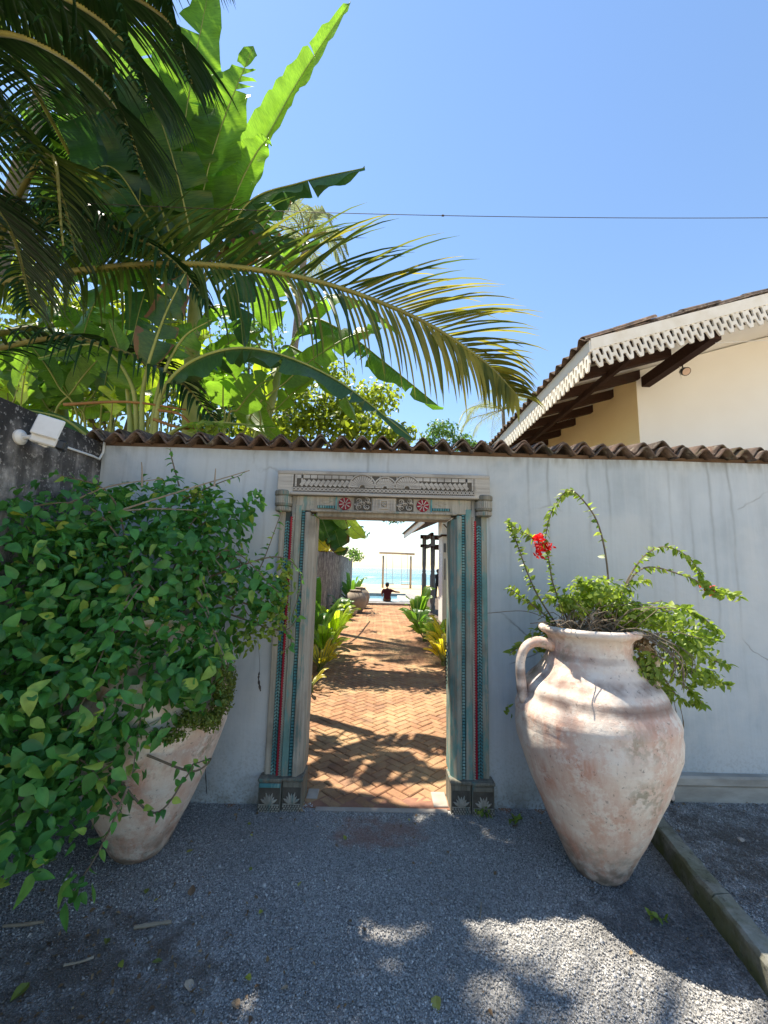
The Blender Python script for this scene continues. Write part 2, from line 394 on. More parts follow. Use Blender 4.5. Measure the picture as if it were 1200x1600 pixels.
def m_kerb():
    n = NT('mossy_kerb_concrete'); x, y, z = n.sep()
    c = n.ramp(n.noise(10, 8, rough=.7), [(.35, (.18, .165, .135)), (.55, (.34, .32, .27)), (.7, (.46, .44, .39))])
    g = n.math('MULTIPLY', n.ramp(z, [(.0, 1), (.115, .75), (.14, .15)]), n.ramp(n.noise(6, 6), [(.34, .1), (.56, .9)]))
    c = n.mix(g, c, (.12, .13, .04))
    c = n.mix(n.ramp(n.noise(35, 5), [(.6, 0), (.7, .6)]), c, (.05, .047, .04))
    return n.done(c, .92, n.bump(n.noise(30, 8, rough=.7), .6, .01), .15)
M_KERB = m_kerb()
M_WHITE = simple('white_plastic', (.78, .78, .76), (.70, .70, .68), 20, .4, 0)
M_BLACK = simple('black_plastic', (.015, .015, .017), (.03, .03, .032), 20, .35, 0, spec=.5)
M_LENS = simple('lamp_glass', (.75, .55, .42), (.65, .48, .38), 20, .15, 0, spec=.6)
M_IRON = simple('dark_iron', (.03, .028, .026), (.07, .055, .045), 30, .6, .2)
M_WHITEPAINT = simple('white_limewash', (.74, .72, .68), (.68, .65, .60), 2, .85, .15, 20)
M_CREAM = simple('cream_limewash', (.86, .85, .82), (.82, .80, .76), 1.2, .85, .15, 20)
M_YELLOW = simple('yellow_limewash', (.88, .75, .46), (.84, .69, .40), 1.5, .85, .2, 18)
M_FRET = simple('white_fretwork_paint', (.84, .82, .76), (.74, .70, .61), 7, .75, .2, 40)
M_BROWN = m_wood('dark_stained_timber', (.028, .014, .010), (.055, .026, .017), None, vert=False)
M_GREYPOST = m_wood('grey_painted_post', (.12, .13, .14), (.20, .215, .225), None)
M_SWING = m_wood('driftwood_pole', (.30, .24, .18), (.42, .35, .28), None)
M_ROPE = simple('swing_rope', (.40, .38, .34), (.30, .28, .25), 30, .9, 0)
M_WATER = simple('pool_water', (.28, .50, .62), (.16, .40, .55), 3, .08, .25, 3, spec=.5)
M_SEA = m_sea()
M_URN = m_urn('weathered_terracotta_pale', 0.0); M_URN2 = m_urn('weathered_terracotta_rose', 3.7)
M_JAR = simple('rough_stoneware', (.36, .30, .235), (.24, .195, .15), 5, .9, .5, 25)
M_STEM = simple('bougainvillea_bark', (.13, .10, .07), (.22, .18, .13), 20, .9, .4, 60)
M_STEMG = simple('green_shoot', (.10, .14, .04), (.16, .18, .07), 12, .7, .1)
M_DRYTWIG = simple('dry_twig', (.36, .31, .24), (.25, .20, .14), 14, .9, .3, 60)
M_DRYLEAF = leafmat('dry_leaf_litter', (.10, .055, .03), (.26, .17, .09), (.40, .30, .17), .2, (.3, .2, .1))
M_LEAF_A = leafmat('bougainvillea_leaf', (.032, .13, .036), (.095, .31, .06), (.40, .50, .08), .34, (.14, .28, .04))
M_LEAF_O = leafmat('bougainvillea_leaf_near', (.04, .145, .04), (.105, .33, .065), (.36, .50, .09), .34, (.14, .28, .04), src='obj')
M_LEAF_L = leafmat('lime_bougainvillea_leaf', (.10, .17, .022), (.25, .33, .045), (.46, .49, .10), .42, (.22, .33, .04))
M_LEAF_LO = leafmat('lime_bougainvillea_leaf_near', (.10, .17, .022), (.25, .33, .045), (.46, .49, .10), .42, (.22, .33, .04), src='obj')
M_MOSS = leafmat('creeping_fern', (.07, .11, .015), (.15, .20, .03), (.24, .27, .06), .3, (.2, .25, .04))
M_BUSH = leafmat('lime_tree_leaf', (.06, .11, .012), (.16, .21, .02), (.34, .36, .05), .45, (.30, .36, .03))
M_TREE = leafmat('far_tree_leaf', (.035, .09, .02), (.08, .16, .035), (.15, .24, .06), .35, (.13, .24, .05))
M_FLOWER = leafmat('scarlet_bract', (.45, .006, .012), (.72, .014, .02), (.85, .05, .04), .35, (.8, .02, .02))
M_FALLEN = leafmat('fallen_leaf', (.13, .17, .03), (.28, .30, .05), (.42, .38, .09), .15, (.3, .3, .05), src='obj')
M_FALLENB = leafmat('dry_fallen_leaf', (.16, .09, .05), (.35, .25, .16), (.5, .4, .3), .1, (.3, .2, .1), src='obj')
M_BAN = m_banana('banana_leaf', (.04, .11, .02), (.09, .19, .03))
M_BAN2 = m_banana('young_banana_leaf', (.055, .125, .018), (.11, .21, .028), trans=.6)
M_BAN3 = m_banana('old_banana_leaf', (.020, .058, .014), (.045, .10, .02), brown=.55, trans=.35)
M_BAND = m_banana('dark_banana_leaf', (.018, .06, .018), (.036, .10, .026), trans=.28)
M_BRIGHT = m_banana('lime_garden_leaf', (.20, .32, .03), (.36, .46, .05), trans=.5)
M_CROTON = m_banana('yellow_croton_leaf', (.36, .36, .03), (.58, .48, .05), brown=.35, trans=.45)
M_RIB = simple('banana_midrib', (.20, .25, .06), (.28, .30, .09), 10, .45, .1)
M_RIBD = simple('withered_stalk', (.30, .16, .05), (.20, .10, .035), 8, .7, .3)
M_FROND = m_frond('coconut_leaflet', (.022, .058, .014), (.10, .14, .025), (.16, .22, .03))
M_FRONDY = m_frond('yellowing_coconut_leaflet', (.04, .08, .015), (.30, .27, .05), (.36, .34, .05), .45)
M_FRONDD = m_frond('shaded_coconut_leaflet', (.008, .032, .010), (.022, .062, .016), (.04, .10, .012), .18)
M_FRONDH = m_frond('far_palm_leaflet', (.16, .22, .14), (.26, .31, .20), (.3, .36, .2), .3)
M_RACHIS = simple('coconut_rachis', (.24, .235, .06), (.16, .15, .045), 6, .5, .2)
M_TRUNK = simple('palm_trunk_bark', (.22, .19, .155), (.13, .11, .09), 5, .9, .6, 20, stretch=(1, 1, 6))
M_SKIN = simple('brown_skin', (.20, .095, .06), (.17, .08, .05), 8, .55, 0)
M_MAROON = simple('maroon_cotton', (.075, .010, .014), (.05, .007, .01), 12, .85, .2)
M_HAIR = simple('black_hair', (.012, .011, .01), (.02, .018, .016), 30, .5, .2)
M_BLACKCLOTH = simple('black_cloth', (.012, .012, .013), (.02, .02, .022), 10, .85, .2)
# ================================================================ the setting
WY, WT, WZ = 2.952, .20, 2.46          # front wall: face, thickness, top
def sheet(name, pts, mat, nx=1, ny=1, kind='structure'):
    m = MB(); m.quad(*pts); o = m.build(name, mat); o['kind'] = kind; return o
sheet('forecourt_ground', [(-14, -14, 0), (14, -14, 0), (14, 3.02, 0), (-14, 3.02, 0)], M_GROUND)
sheet('bounce_ground', [(-40, -40, .004), (40, -40, .004), (40, -1.3, .004), (-40, -1.3, .004)], M_BEACH)  # pale ground added behind the camera to bounce sunlight onto the wall
m = MB(); m.quad((-60, 3.05, -.03), (60, 3.05, -.03), (60, 24.5, -.03), (-60, 24.5, -.03)); tag(m.build('garden_ground', M_SOIL), kind='structure')
# beach falling to the water, then the sea bed level out of sight
m = MB(); ys = [24.5, 27, 33, 42, 60, 120]; zs = [-.03, .12, .14, -.1, -.9, -3]
for i in range(5): m.quad((-400, ys[i], zs[i]), (400, ys[i], zs[i]), (400, ys[i+1], zs[i+1]), (-400, ys[i+1], zs[i+1]))
tag(m.build('beach', M_BEACH), kind='structure')
# sea with long swells
def sea():
    ny, nx = 150, 60; Y = 44+(np.linspace(0, 1, ny)**3.2)*6000; X = np.linspace(-1, 1, nx)
    V = []
    for j, y in enumerate(Y):
        for x in X:
            xx = x*(120+y*1.3)
            z = -.5+ (.30*max(0, math.sin(y*.16+.6*math.sin(xx*.012)))**6 + .10*math.sin(y*.45+xx*.02))*(1 if y < 420 else 0)
            V.append((xx, y, z))
    Fc = np.array([(j*nx+i, j*nx+i+1, (j+1)*nx+i+1, (j+1)*nx+i) for j in range(ny-1) for i in range(nx-1)])
    tag(bulk('sea', np.array(V), Fc, M_SEA), kind='structure')
sea()

# raised gravel bed and kerb on the right
KA, KB = Vector((1.745, 2.70, 0)), Vector((1.50, 1.25, 0))
def kx(y): t = (2.70-y)/(2.70-1.25); return KA.x+(KB.x-KA.x)*t
m = MB(); m.quad((kx(-2)+.02, -2, .085), (9, -2, .085), (9, WY+.01, .085), (1.80, WY+.01, .085), (1.80, 2.70, .085)); tag(m.build('raised_bed', M_GROUND), kind='structure')
kb = empty('kerb', (1.6, 2, 0), 'low mossy concrete kerb running along the right of the forecourt', 'kerb')
yy = 2.70
while yy > -.6:
    L = .62; y1 = yy-L
    g = MB(); n = 14; prof = [(-.046, -.05), (-.046, .112), (-.034, .128), (.036, .131), (.046, .118), (.046, -.05)]
    for i in range(n+1):
        y = yy-.004-(L-.008)*i/n
        for px_, pz in prof:
            g.v.append((kx(y)+px_+random.uniform(-.004, .004), y, pz+random.uniform(-.004, .003)))
    k = len(prof)
    for i in range(n):
        for j in range(k-1): g.f.append((i*k+j, i*k+j+1, (i+1)*k+j+1, (i+1)*k+j))
    g.f.append(tuple(range(k))[::-1]); g.f.append(tuple(n*k+j for j in range(k)))
    g.build('kerb_stone', M_KERB, kb); yy = y1

# brick path (herringbone), nearest visible bricks single
PX0, PX1, PY0, PY1 = -1.12, 1.52, 2.93, 17.6
pb = MB().bb(PX0, PX1, PY0-.03, PY1, -.06, -.002).build('brick_path', M_DUST); tag(pb, kind='structure')
BL, BW, BH = .164, .082, .05
def herring():
    """45 degree herringbone; brick centres with heading"""
    c45 = math.sqrt(.5); out = []
    for i in range(-40, 160):
        for j in range(-17, 17):
            # unit cell of herringbone in brick widths
            x = i*1.0 + j*2.0; y = i*1.0 - j*2.0
            for (cx, cy, a) in ((x+1.0, y+.5, 0), (x+.5, y+2.0, 1)):
                X, Y = cx*BW, cy*BW
                wx, wy = (X-Y)*c45, (X+Y)*c45
                out.append((wx+.03, wy+4.0, math.pi/4+(math.pi/2 if a else 0)))
    return out
bricks = []; seen = set()
for (x, y, a) in herring():
    k = (round(x, 3), round(y, 3))
    if k in seen: continue
    seen.add(k)
    if PX0+.05 < x < PX1-.05 and 2.975 < y < PY1-.05: bricks.append((x, y, a))
def brick_mesh(rot=0, jig=0):
    l, w, h, b = BL/2-.003, BW/2-.003, BH, .006
    m = MB(); m.v = [(-l, -w, -h), (l, -w, -h), (l, w, -h), (-l, w, -h), (-l, -w, -b), (l, -w, -b), (l, w, -b), (-l, w, -b),
                     (-l+b, -w+b, 0), (l-b, -w+b, 0), (l-b, w-b, 0), (-l+b, w-b, 0)]
    m.f = [(0, 1, 5, 4), (1, 2, 6, 5), (2, 3, 7, 6), (3, 0, 4, 7), (4, 5, 9, 8), (5, 6, 10, 9), (6, 7, 11, 10), (7, 4, 8, 11), (8, 9, 10, 11)]
    return m
bme = brick_mesh().mesh('brick'); bme.materials.append(M_BRICK)
vis = lambda b: -.52-.12*(b[1]-2.95) < b[0] < .60+.16*(b[1]-2.95)
near = sorted([b for b in bricks if vis(b)], key=lambda b: b[1])[:300]; ns = set(near)
for (x, y, a) in near:
    o = link_mesh('brick', bme); o.location = (x, y, .007+random.uniform(-.003, .003)); o.rotation_euler = (random.gauss(0, .008), random.gauss(0, .008), a+random.gauss(0, .01)); setparent(o, pb)
rest = [b for b in bricks if b not in ns]; bm_ = brick_mesh(); bv = np.array(bm_.v); bq = np.array([f for f in bm_.f])
VV = []; FF = []
for i, (x, y, a) in enumerate(rest):
    c, s_ = math.cos(a), math.sin(a); v = bv.copy(); v[:, 0] = bv[:, 0]*c-bv[:, 1]*s_+x; v[:, 1] = bv[:, 0]*s_+bv[:, 1]*c+y; v[:, 2] += .004+random.uniform(-.003, .003)
    VV.append(v); FF.append(bq+12*i)
bulk('brick_paving', np.concatenate(VV), np.concatenate(FF), M_BRICK, pb, smooth=False, kind='stuff')
# front edge course and the two pale stones at the jambs
MB().bb(-.38, .50, 2.885, 2.925, -.03, .012).build('threshold_edging', M_STONE, pb, bevel=.004)
MB().bb(-.462, -.385, 3.02, 3.14, -.03, .013).build('corner_stone', M_STONE, pb, bevel=.004)
MB().bb(.415, .515, 2.95, 3.13, -.03, .013).build('corner_stone', M_STONE, pb, bevel=.004)
MB().bb(-.46, .53, 2.925, 3.06, -.03, .0045).build('mortar_bed', M_DUST, pb)

# gravel: single chips, nobody could count them
def gravel():
    N = 150000
    u = rng.random((int(N*2.4), 2)); x = -2.1+u[:, 0]*5.0; y = .85+u[:, 1]*2.12
    vis_ = (np.abs(x) < y*1.02+.25)
    x, y = x[vis_], y[vis_]
    keep = ~((x > -.40) & (x < .52) & (y > 2.90))
    d1 = ((x+1.05)/.5)**2+((y-1.75)/.38)**2; d2 = ((x-.02)/.38)**2+((y-2.68)/.2)**2
    pr = np.where(d1 < 1, .45, 1)*np.where(d2 < 1, .8, 1)
    keep &= rng.random(len(x)) < pr
    x, y = x[keep][:N], y[keep][:N]; n = len(x)
    kxx = KA.x+(KB.x-KA.x)*(2.70-y)/(1.45)
    sz0 = rng.lognormal(0, .38, n)*(1+.8*(rng.random(n) < .012)); z = np.where(x > kxx, .087, .002); ok = np.abs(x-kxx) > .06; ok |= (y > 2.7)
    z = np.where((y > 2.7) & (x > 1.8), .087, z)
    x, y, z, sz0 = x[ok], y[ok], z[ok], sz0[ok]; n = len(x)
    base = np.array([(1, 0, 0), (-.5, .85, .1), (-.6, -.8, -.1), (.1, .1, .75), (-.1, 0, -.6)])
    F0 = np.array([(0, 1, 3), (1, 2, 3), (2, 0, 3), (1, 0, 4), (2, 1, 4), (0, 2, 4)])
    sz = sz0*.0036
    P = base[None]*(1+rng.normal(0, .22, (n, 5, 3)))*sz[:, None, None]
    a = rng.random(n)*6.283; t = rng.normal(0, .5, n); c, s_ = np.cos(a), np.sin(a); ct, st = np.cos(t), np.sin(t)
    X, Y, Z = P[..., 0].copy(), P[..., 1].copy(), P[..., 2].copy()
    Y2 = Y*ct[:, None]-Z*st[:, None]; Z2 = Y*st[:, None]+Z*ct[:, None]
    P[..., 0] = X*c[:, None]-Y2*s_[:, None]+x[:, None]; P[..., 1] = X*s_[:, None]+Y2*c[:, None]+y[:, None]
    P[..., 2] = Z2+(z+rng.random(n)*.004)[:, None]
    tint = np.repeat(np.clip(rng.beta(2.0, 3.0, n), 0, .985)+(rng.random(n) < .004)*.6, 5)
    o = bulk('gravel', P.reshape(-1, 3), (F0[None]+5*np.arange(n)[:, None, None]).reshape(-1, 3), M_CHIP, tint=np.clip(tint, 0, 1), smooth=False, kind='stuff')
    tag(o, 'loose dark grey gravel chips covering the forecourt', 'gravel')
gravel()

# ---------------------------------------------------------------- front wall with doorway
fw = empty('boundary_wall', (0, WY, 0), 'grey lime plastered boundary wall with clay tile coping and a doorway', 'wall')
OX0, OX1, OZ = -.62, .68, 2.12          # rough opening, filled by the carved frame
def wallpanel(x0, x1, z0, z1, nx, nz):
    m = MB(); f = lambda x, z: .006*math.sin(x*3.1+z*1.7)+.004*math.sin(x*7.3-z*4.1)
    for j in range(nz+1):
        for i in range(nx+1):
            x = x0+(x1-x0)*i/nx; z = z0+(z1-z0)*j/nz; m.v.append((x, WY+f(x, z), z))
    for j in range(nz):
        for i in range(nx):
            a = j*(nx+1)+i; m.f.append((a, a+1, a+nx+2, a+nx+1))
    b = len(m.v); m.v += [(x0, WY+WT, z0), (x1, WY+WT, z0), (x1, WY+WT, z1), (x0, WY+WT, z1)]
    m.f.append((b+1, b, b+3, b+2))
    # side, top faces
    L = [j*(nx+1) for j in range(nz+1)]; Rr = [j*(nx+1)+nx for j in range(nz+1)]
    m.f.append(tuple([b]+L+[b+3])); m.f.append(tuple([b+2]+Rr[::-1]+[b+1]))
    T = [nz*(nx+1)+i for i in range(nx+1)]; m.f.append(tuple([b+3]+T+[b+2]))
    B_ = [i for i in range(nx+1)]; m.f.append(tuple(B_[::-1]+[b, b+1]))
    return m
wallpanel(-2.10, OX0, -.05, WZ, 16, 22).build('wall_panel', M_WALL, fw, smooth=False)
wallpanel(OX1, 6.5, -.05, WZ, 40, 22).build('wall_panel', M_WALL, fw)
wallpanel(OX0, OX1, OZ, WZ, 12, 4).build('wall_panel', M_WALL, fw)
# plinth ledge on the right
m = MB(); m.bb(2.02, 6.5, WY-.045, WY+.02, .05, .19); m.build('plinth', M_PLINTH, fw, bevel=.006)
m = MB(); m.bb(2.00, 6.5, WY-.058, WY+.02, .19, .255); m.build('plinth_ledge', M_PLINTH, fw, bevel=.012)
# coping tiles
PITCH_T = .152
def tile_mesh(pitch, L, amp, th, n=16, slope=.16):
    m = MB(); prof = []
    for i in range(n+1):
        u = -.5+i/n; w = math.cos(2*math.pi*u); zz = amp*(w+.02*math.cos(6*math.pi*u))
        prof.append((u*pitch*1.06, zz))
    ny = 3
    for s_ in (0, 1):
        for j in range(ny+1):
            for (x, z) in prof: m.v.append((x*(1-.02*j), L*j/ny, z+L*j/ny*slope+(th if s_ else 0)))
    k = n+1; o = (ny+1)*k
    for j in range(ny):
        for i in range(n):
            a = j*k+i; m.f.append((a+1, a, a+k, a+k+1)); m.f.append((o+a, o+a+1, o+a+k+1, o+a+k))
    for i in range(n): m.f.append((i, i+1, o+i+1, o+i)); a = ny*k+i; m.f.append((a+1, a, o+a, o+a+1))
    for j in range(ny): a = j*k; m.f.append((a, o+a, o+a+k, a+k)); a += n; m.f.append((a+k, o+a+k, o+a, a))
    return m.mesh('coping_tile', True)
tms = [tile_mesh(PITCH_T, .36, a, .013, slope=s_) for a, s_ in ((.034, .13), (.038, .15), (.031, .12))]
for t_ in tms: t_.materials.append(M_TILE)
x = -2.13; i = 0
while x < 5.4:
    for lay in (0, 1):
        o = link_mesh('coping_tile', random.choice(tms))
        lift = .03 if (lay == 1 and 2.02 < x < 2.2) else 0
        o.location = (x+random.uniform(-.008, .008), WY-.075+(.035 if lay else 0)+random.uniform(-.014, .014), WZ+.042+lay*.032+lift+random.uniform(-.004, .004))
        o.rotation_euler = (random.gauss(0, .03), random.gauss(0, .045), random.gauss(0, .035)); setparent(o, fw)
    x += PITCH_T
m = MB(); m.bb(-2.10, 6.5, WY+.02, WY+WT+.05, WZ+.001, WZ+.035); m.build('mortar_cap', M_SAND, fw)

# old stained wall on the left, square to the front wall
MB().bb(-2.36, -2.10, -3, WY+.3, -.05, 2.475).build('stained_wall', M_OLD); tag(bpy.data.objects['stained_wall'], 'black mould stained plaster wall at the left edge behind the bush', 'wall')

# ---------------------------------------------------------------- carved door frame
FY = WY-.055                       # carved face
fr = empty('carved_door_frame', (0, WY, 0), 'antique carved timber door frame with red and turquoise painted bands', 'door frame')
def jamb(sgn):
    inner, outer = (-.475, -.735) if sgn < 0 else (.525, .785)
    z0, z1 = .20, 2.105
    def X(t): return outer+(inner-outer)*t           # t: 0 outer edge .. 1 opening edge
    def bar(t0, t1, dy, zt=z1, zb=z0):
        a, b = sorted((X(t0), X(t1))); return MB().bb(a, b, FY+dy, WY+.16, zb, zt)
    jb = bar(0, .16, .022).build('jamb', M_WOODT if sgn > 0 else M_WOOD, fr, bevel=.004)
    bar(.16, .30, .030).build('carved_leaf_band', M_NAVY, jb)
    lf = MB(); z = z0+.015; xc = (X(.16)+X(.30))/2; w = abs(X(.30)-X(.16))/2
    while z < 1.93:
        for s_ in (-1, 1):
            M = Matrix.Translation((xc+s_*w*.45, FY+.026, z)) @ Matrix.Rotation(-s_*R_(38), 4, 'Y')
            lf.box(M.translation, (w*.62, .016, .019), M.to_3x3(), .6)
        z += .0215
    lf.build('carved_leaf', M_BLUE, jb, kind='stuff')
    bar(.315, .375, .006, 1.955).build('red_fillet', M_RED, jb, bevel=.002)
    bar(.38, .44, .016, 1.985).build('rope_bed', M_WOOD, jb)
    rp = MB(); z = z0+.01; xc = (X(.38)+X(.44))/2
    while z < 1.96:
        M = Matrix.Rotation(sgn*R_(40), 4, 'Y'); rp.box((xc, FY+.013, z), (.022, .016, .010), M.to_3x3()); z += .0165
    rp.build('rope_moulding', M_WOOD, jb, kind='stuff')
    bar(.445, .62, .000, 2.04).build('flat_moulding', M_WOODT, jb, bevel=.006)
    bar(.625, .725, .026, 2.03).build('bead_groove', M_NAVY, jb)
    bd = MB(); z = z0+.012; xc = (X(.625)+X(.725))/2
    while z < 2.02:
        bd.box((xc, FY+.020, z), (.0215, .020, .0135), None, .8); z += .0205
    bd.build('bead', M_BLUE, jb, kind='stuff')
    bar(.73, .87, -.006, 1.99).build('inner_moulding', M_WOODT if sgn > 0 else M_WOOD, jb, bevel=.005)
    # splayed inner edge running back through the wall
    a, b = X(.872), X(1.0)
    g = MB(); g.prism([(a, FY+.002), (b, FY+.055), (b, WY+.17), (a, WY+.17)] if sgn < 0 else [(b, FY+.055), (a, FY+.002), (a, WY+.17), (b, WY+.17)], Matrix.Translation((0, 0, .208)), 1.756)
    g.build('door_rebate', M_WOODT if sgn > 0 else M_WOOD, jb)
    # capital: a turned half-round block with fluted skirt
    cx = outer-sgn*.024
    prof = [(.030, 0), (.052, .004), (.056, .022), (.050, .040), (.062, .046), (.064, .062), (.058, .070), (.058, .118), (.066, .124), (.066, .150), (.060, .158), (0, .158)]
    cp = MB().lathe(prof, (cx, FY+.02, 1.985), 22).build('capital', M_DARKWOOD, fr, smooth=False)
    fl = MB()
    for k in range(14):
        a_ = -math.pi*(k+.5)/14
        fl.box((cx+.059*math.cos(a_), FY+.02+.059*math.sin(a_), 2.072), (.007, .010, .048), Matrix.Rotation(a_, 3, 'Z'))
        fl.box((cx+.055*math.cos(a_), FY+.02+.055*math.sin(a_), 2.008), (.009, .008, .026), Matrix.Rotation(a_, 3, 'Z'))
    fl.build('flute', M_WOOD, cp, kind='stuff')
    MB().bb(cx-.05, cx+.05, FY+.035, WY+.02, 1.99, 2.13).build('capital_block', M_DARKWOOD, cp)
    # base blocks
    for (t0, t1, mt) in ((-.07, .50, M_DARKWOOD), (.52, 1.02, M_DARKWOOD)):
        a, b = sorted((X(t0), X(t1))); dy = -.030 if t0 < 0 else -.018
        bk = MB().bb(a, b, FY+dy, WY+.15, -.03, .182).build('base_block', mt, fr, bevel=.005)
        MB().bb(a-.006, b+.006, FY+dy-.010, WY+.10, .184, .206).build('base_cap', M_DARKWOOD, bk, bevel=.006)
        w = b-a; xc = (a+b)/2; cv = MB()
        if t0 < 0: MB().bb(a+.004, b-.004, FY+dy-.006, FY+dy+.01, .150, .176).build('painted_rail', M_BLUE if sgn < 0 else M_DARKWOOD, bk, bevel=.003)
        for k in range(7):      # fan of carved leaves
            an = R_(-66+22*k); L = .058 if k % 2 == 0 else .048
            pts = [(xc+math.sin(an)*L*u*(1.0), FY+dy-.004-.004*math.sin(u*3.1), .052+math.cos(an)*L*u*1.25) for u in (0, .35, .7, 1)]
            cv.tube(pts, [.004, .009, .008, .002], 6)
        cv.tube([(a+.008, FY+dy-.003, .047), (b-.008, FY+dy-.003, .047)], .004, 5)
        for r in range(3):      # pyramid studs along the foot
            for k in range(int(w/.017)):
                cv.box((a+.012+k*.017+(.0085 if r % 2 else 0), FY+dy-.003, .036-r*.013), (.009, .010, .009), Matrix.Rotation(R_(45), 3, 'Y'))
        cv.build('carved_leaf', M_WOOD, bk, kind='stuff')
        MB().bb(a+.006, b-.006, FY+dy-.001, FY+dy+.01, .003, .148).build('carved_ground', M_CREVICE_SHADE, bk)  # dark plate painted as the shade between the carved leaves
    return jb
jamb(-1); jr = jamb(1)
# head of the frame, between the jambs
hd = MB().bb(-.615, .665, FY+.004, WY+.16, 2.0, 2.108).build('head_rail', M_WOOD, fr, bevel=.004)
MB().bb(-.475+.002, .525-.002, FY+.030, WY+.165, 1.962, 2.002).build('head_moulding', M_WOOD, hd, bevel=.008)
MB().bb(-.51, .56, FY-.006, FY+.02, 1.992, 2.010).build('head_moulding', M_WOOD, hd, bevel=.005)
cxm = .025
def face(x, z, y): return frame_from((x, y, z), (1, 0, 0), (0, 0, 1), (0, -1, 0))    # local x right, y up, z toward viewer
for sx in (-1, 1):          # red rosettes
    rx = cxm+sx*.285; ro = MB().prism([(.046*math.cos(a*2*math.pi/24), .046*math.sin(a*2*math.pi/24)) for a in range(24)], face(rx, 2.056, FY+.004), .012).build('rosette', M_RED, hd, bevel=.003)
    pt = MB()
    for k in range(8):
        a = k*math.pi/4+.2; M = face(rx, 2.056, FY-.007) @ Matrix.Rotation(a, 4, 'Z')
        pt.prism([(.008, -.0022), (.040, -.0045), (.043, 0), (.040, .0045), (.008, .0022)], M, .004)
    pt.build('petal_ridge', M_WOODH, ro)
    # turquoise band and lozenge beyond the rosette
    b0, b1 = sorted((rx+sx*.07, rx+sx*.20))
    MB().bb(b0, b1, FY-.002, FY+.02, 2.018, 2.040).build('bead_groove', M_NAVY, hd)
    bd = MB(); x = b0+.01
    while x < b1-.005: bd.box((x, FY-.004, 2.029), (.011, .012, .018)); x += .0175
    bd.build('bead', M_BLUE, hd, kind='stuff')
    MB().bb(rx+sx*.063-.006, rx+sx*.063+.006, FY-.003, FY+.02, 2.012, 2.104).build('upright_fillet', M_BLUE, hd)
    lz = MB(); lz.ring([(-.045, 0), (0, -.017), (.045, 0), (0, .017)], [(-.033, 0), (0, -.011), (.033, 0), (0, .011)], face(rx+sx*.135, 2.072, FY+.004), .006); lz.build('lozenge', M_WOOD, hd)
    # scroll-carved panel
    px_ = cxm+sx*.155; sp = MB().bb(px_-.062, px_+.062, FY-.002, FY+.02, 2.006, 2.104).build('scroll_panel', M_CREVICE_SHADE, hd)
    sc = MB()
    for (ox, oz, r0, tw, fl) in ((-.024, .026, .021, 1.5, 1), (.022, .030, .019, 1.4, -1), (-.020, -.022, .020, 1.4, -1), (.024, -.018, .021, 1.5, 1), (0, .004, .014, 1.2, 1), (-.036, .002, .012, 1.1, 1), (.037, .008, .011, 1.1, -1)):
        pts = []
        for k in range(15):
            u = k/14; a = fl*u*tw*2*math.pi+ox*90; r = r0*(1-.8*u)
            pts.append((px_+ox*1.3+r*1.2*math.cos(a), FY-.006-.003*u, 2.055+oz+r*math.sin(a)))
        sc.tube(pts, [.0035+.002*math.sin(k*.5) for k in range(15)], 5)
    sc.build('scroll', M_WOODH, sp)
cp = MB().bb(cxm-.088, cxm+.088, FY-.006, FY+.02, 2.004, 2.104).build('centre_panel', M_WOODH, hd, bevel=.003)
g = MB(); g.ring([(-.032, -.034), (.032, -.034), (.032, .034), (-.032, .034)], [(-.022, -.024), (.022, -.024), (.022, .024), (-.022, .024)], face(cxm, 2.058, FY-.006), .010)
for k in range(4): g.bb(cxm-.078+.017*(k % 2)+(.130 if k > 1 else 0), cxm-.068+.017*(k % 2)+(.130 if k > 1 else 0), FY-.012, FY-.004, 2.012, 2.098)
g.build('panel_border', M_WOODH, cp)
g = MB()
for k in range(8): a = k*math.pi/4; g.tube([(cxm+.004*math.cos(a), FY-.008, 2.058+.004*math.sin(a)), (cxm+.012*math.cos(a), FY-.012, 2.058+.012*math.sin(a)), (cxm+.02*math.cos(a), FY-.008, 2.058+.02*math.sin(a))], [.003, .0055, .002], 5)
g.build('flower_boss', M_WOODH, cp)
# upper lintel with fans, flutes and a tooth row
LX0, LX1, LZ0, LZ1 = -.755, .797, 2.112, 2.292; LY = FY-.028
lt = MB().bb(LX0, LX1, LY, WY+.05, LZ0, LZ1).build('lintel', M_WOODH, fr, bevel=.005)
MB().bb(LX0+.10, LX1-.10, LY-.010, LY+.01, LZ0-.002, LZ0+.020).build('lower_fillet', M_WOODH, lt, bevel=.004)
MB().bb(LX0, LX1, LY-.006, LY+.01, LZ1-.030, LZ1-.004).build('upper_fillet', M_WOODH, lt, bevel=.004)
MB().bb(LX0+.115, LX1-.115, LY-.0015, LY+.01, LZ0+.021, LZ1-.031).build('carved_ground', M_CREVICE_SHADE, lt)  # dark sheet behind the lintel carving, its shade painted in
tr = MB(); x = LX0+.125; k = 0
while x < LX1-.12:
    tr.ring([(.012*math.cos(a*.785), .015*math.sin(a*.785)) for a in range(8)], [(.0055*math.cos(a*.785), .008*math.sin(a*.785)) for a in range(8)], face(x, LZ0+.040, LY+.001), .009)
    tr.box((x+.0145, LY-.002, LZ0+.040), (.005, .010, .028)); x += .029
tr.build('tooth_row', M_WOODH, lt, kind='stuff')
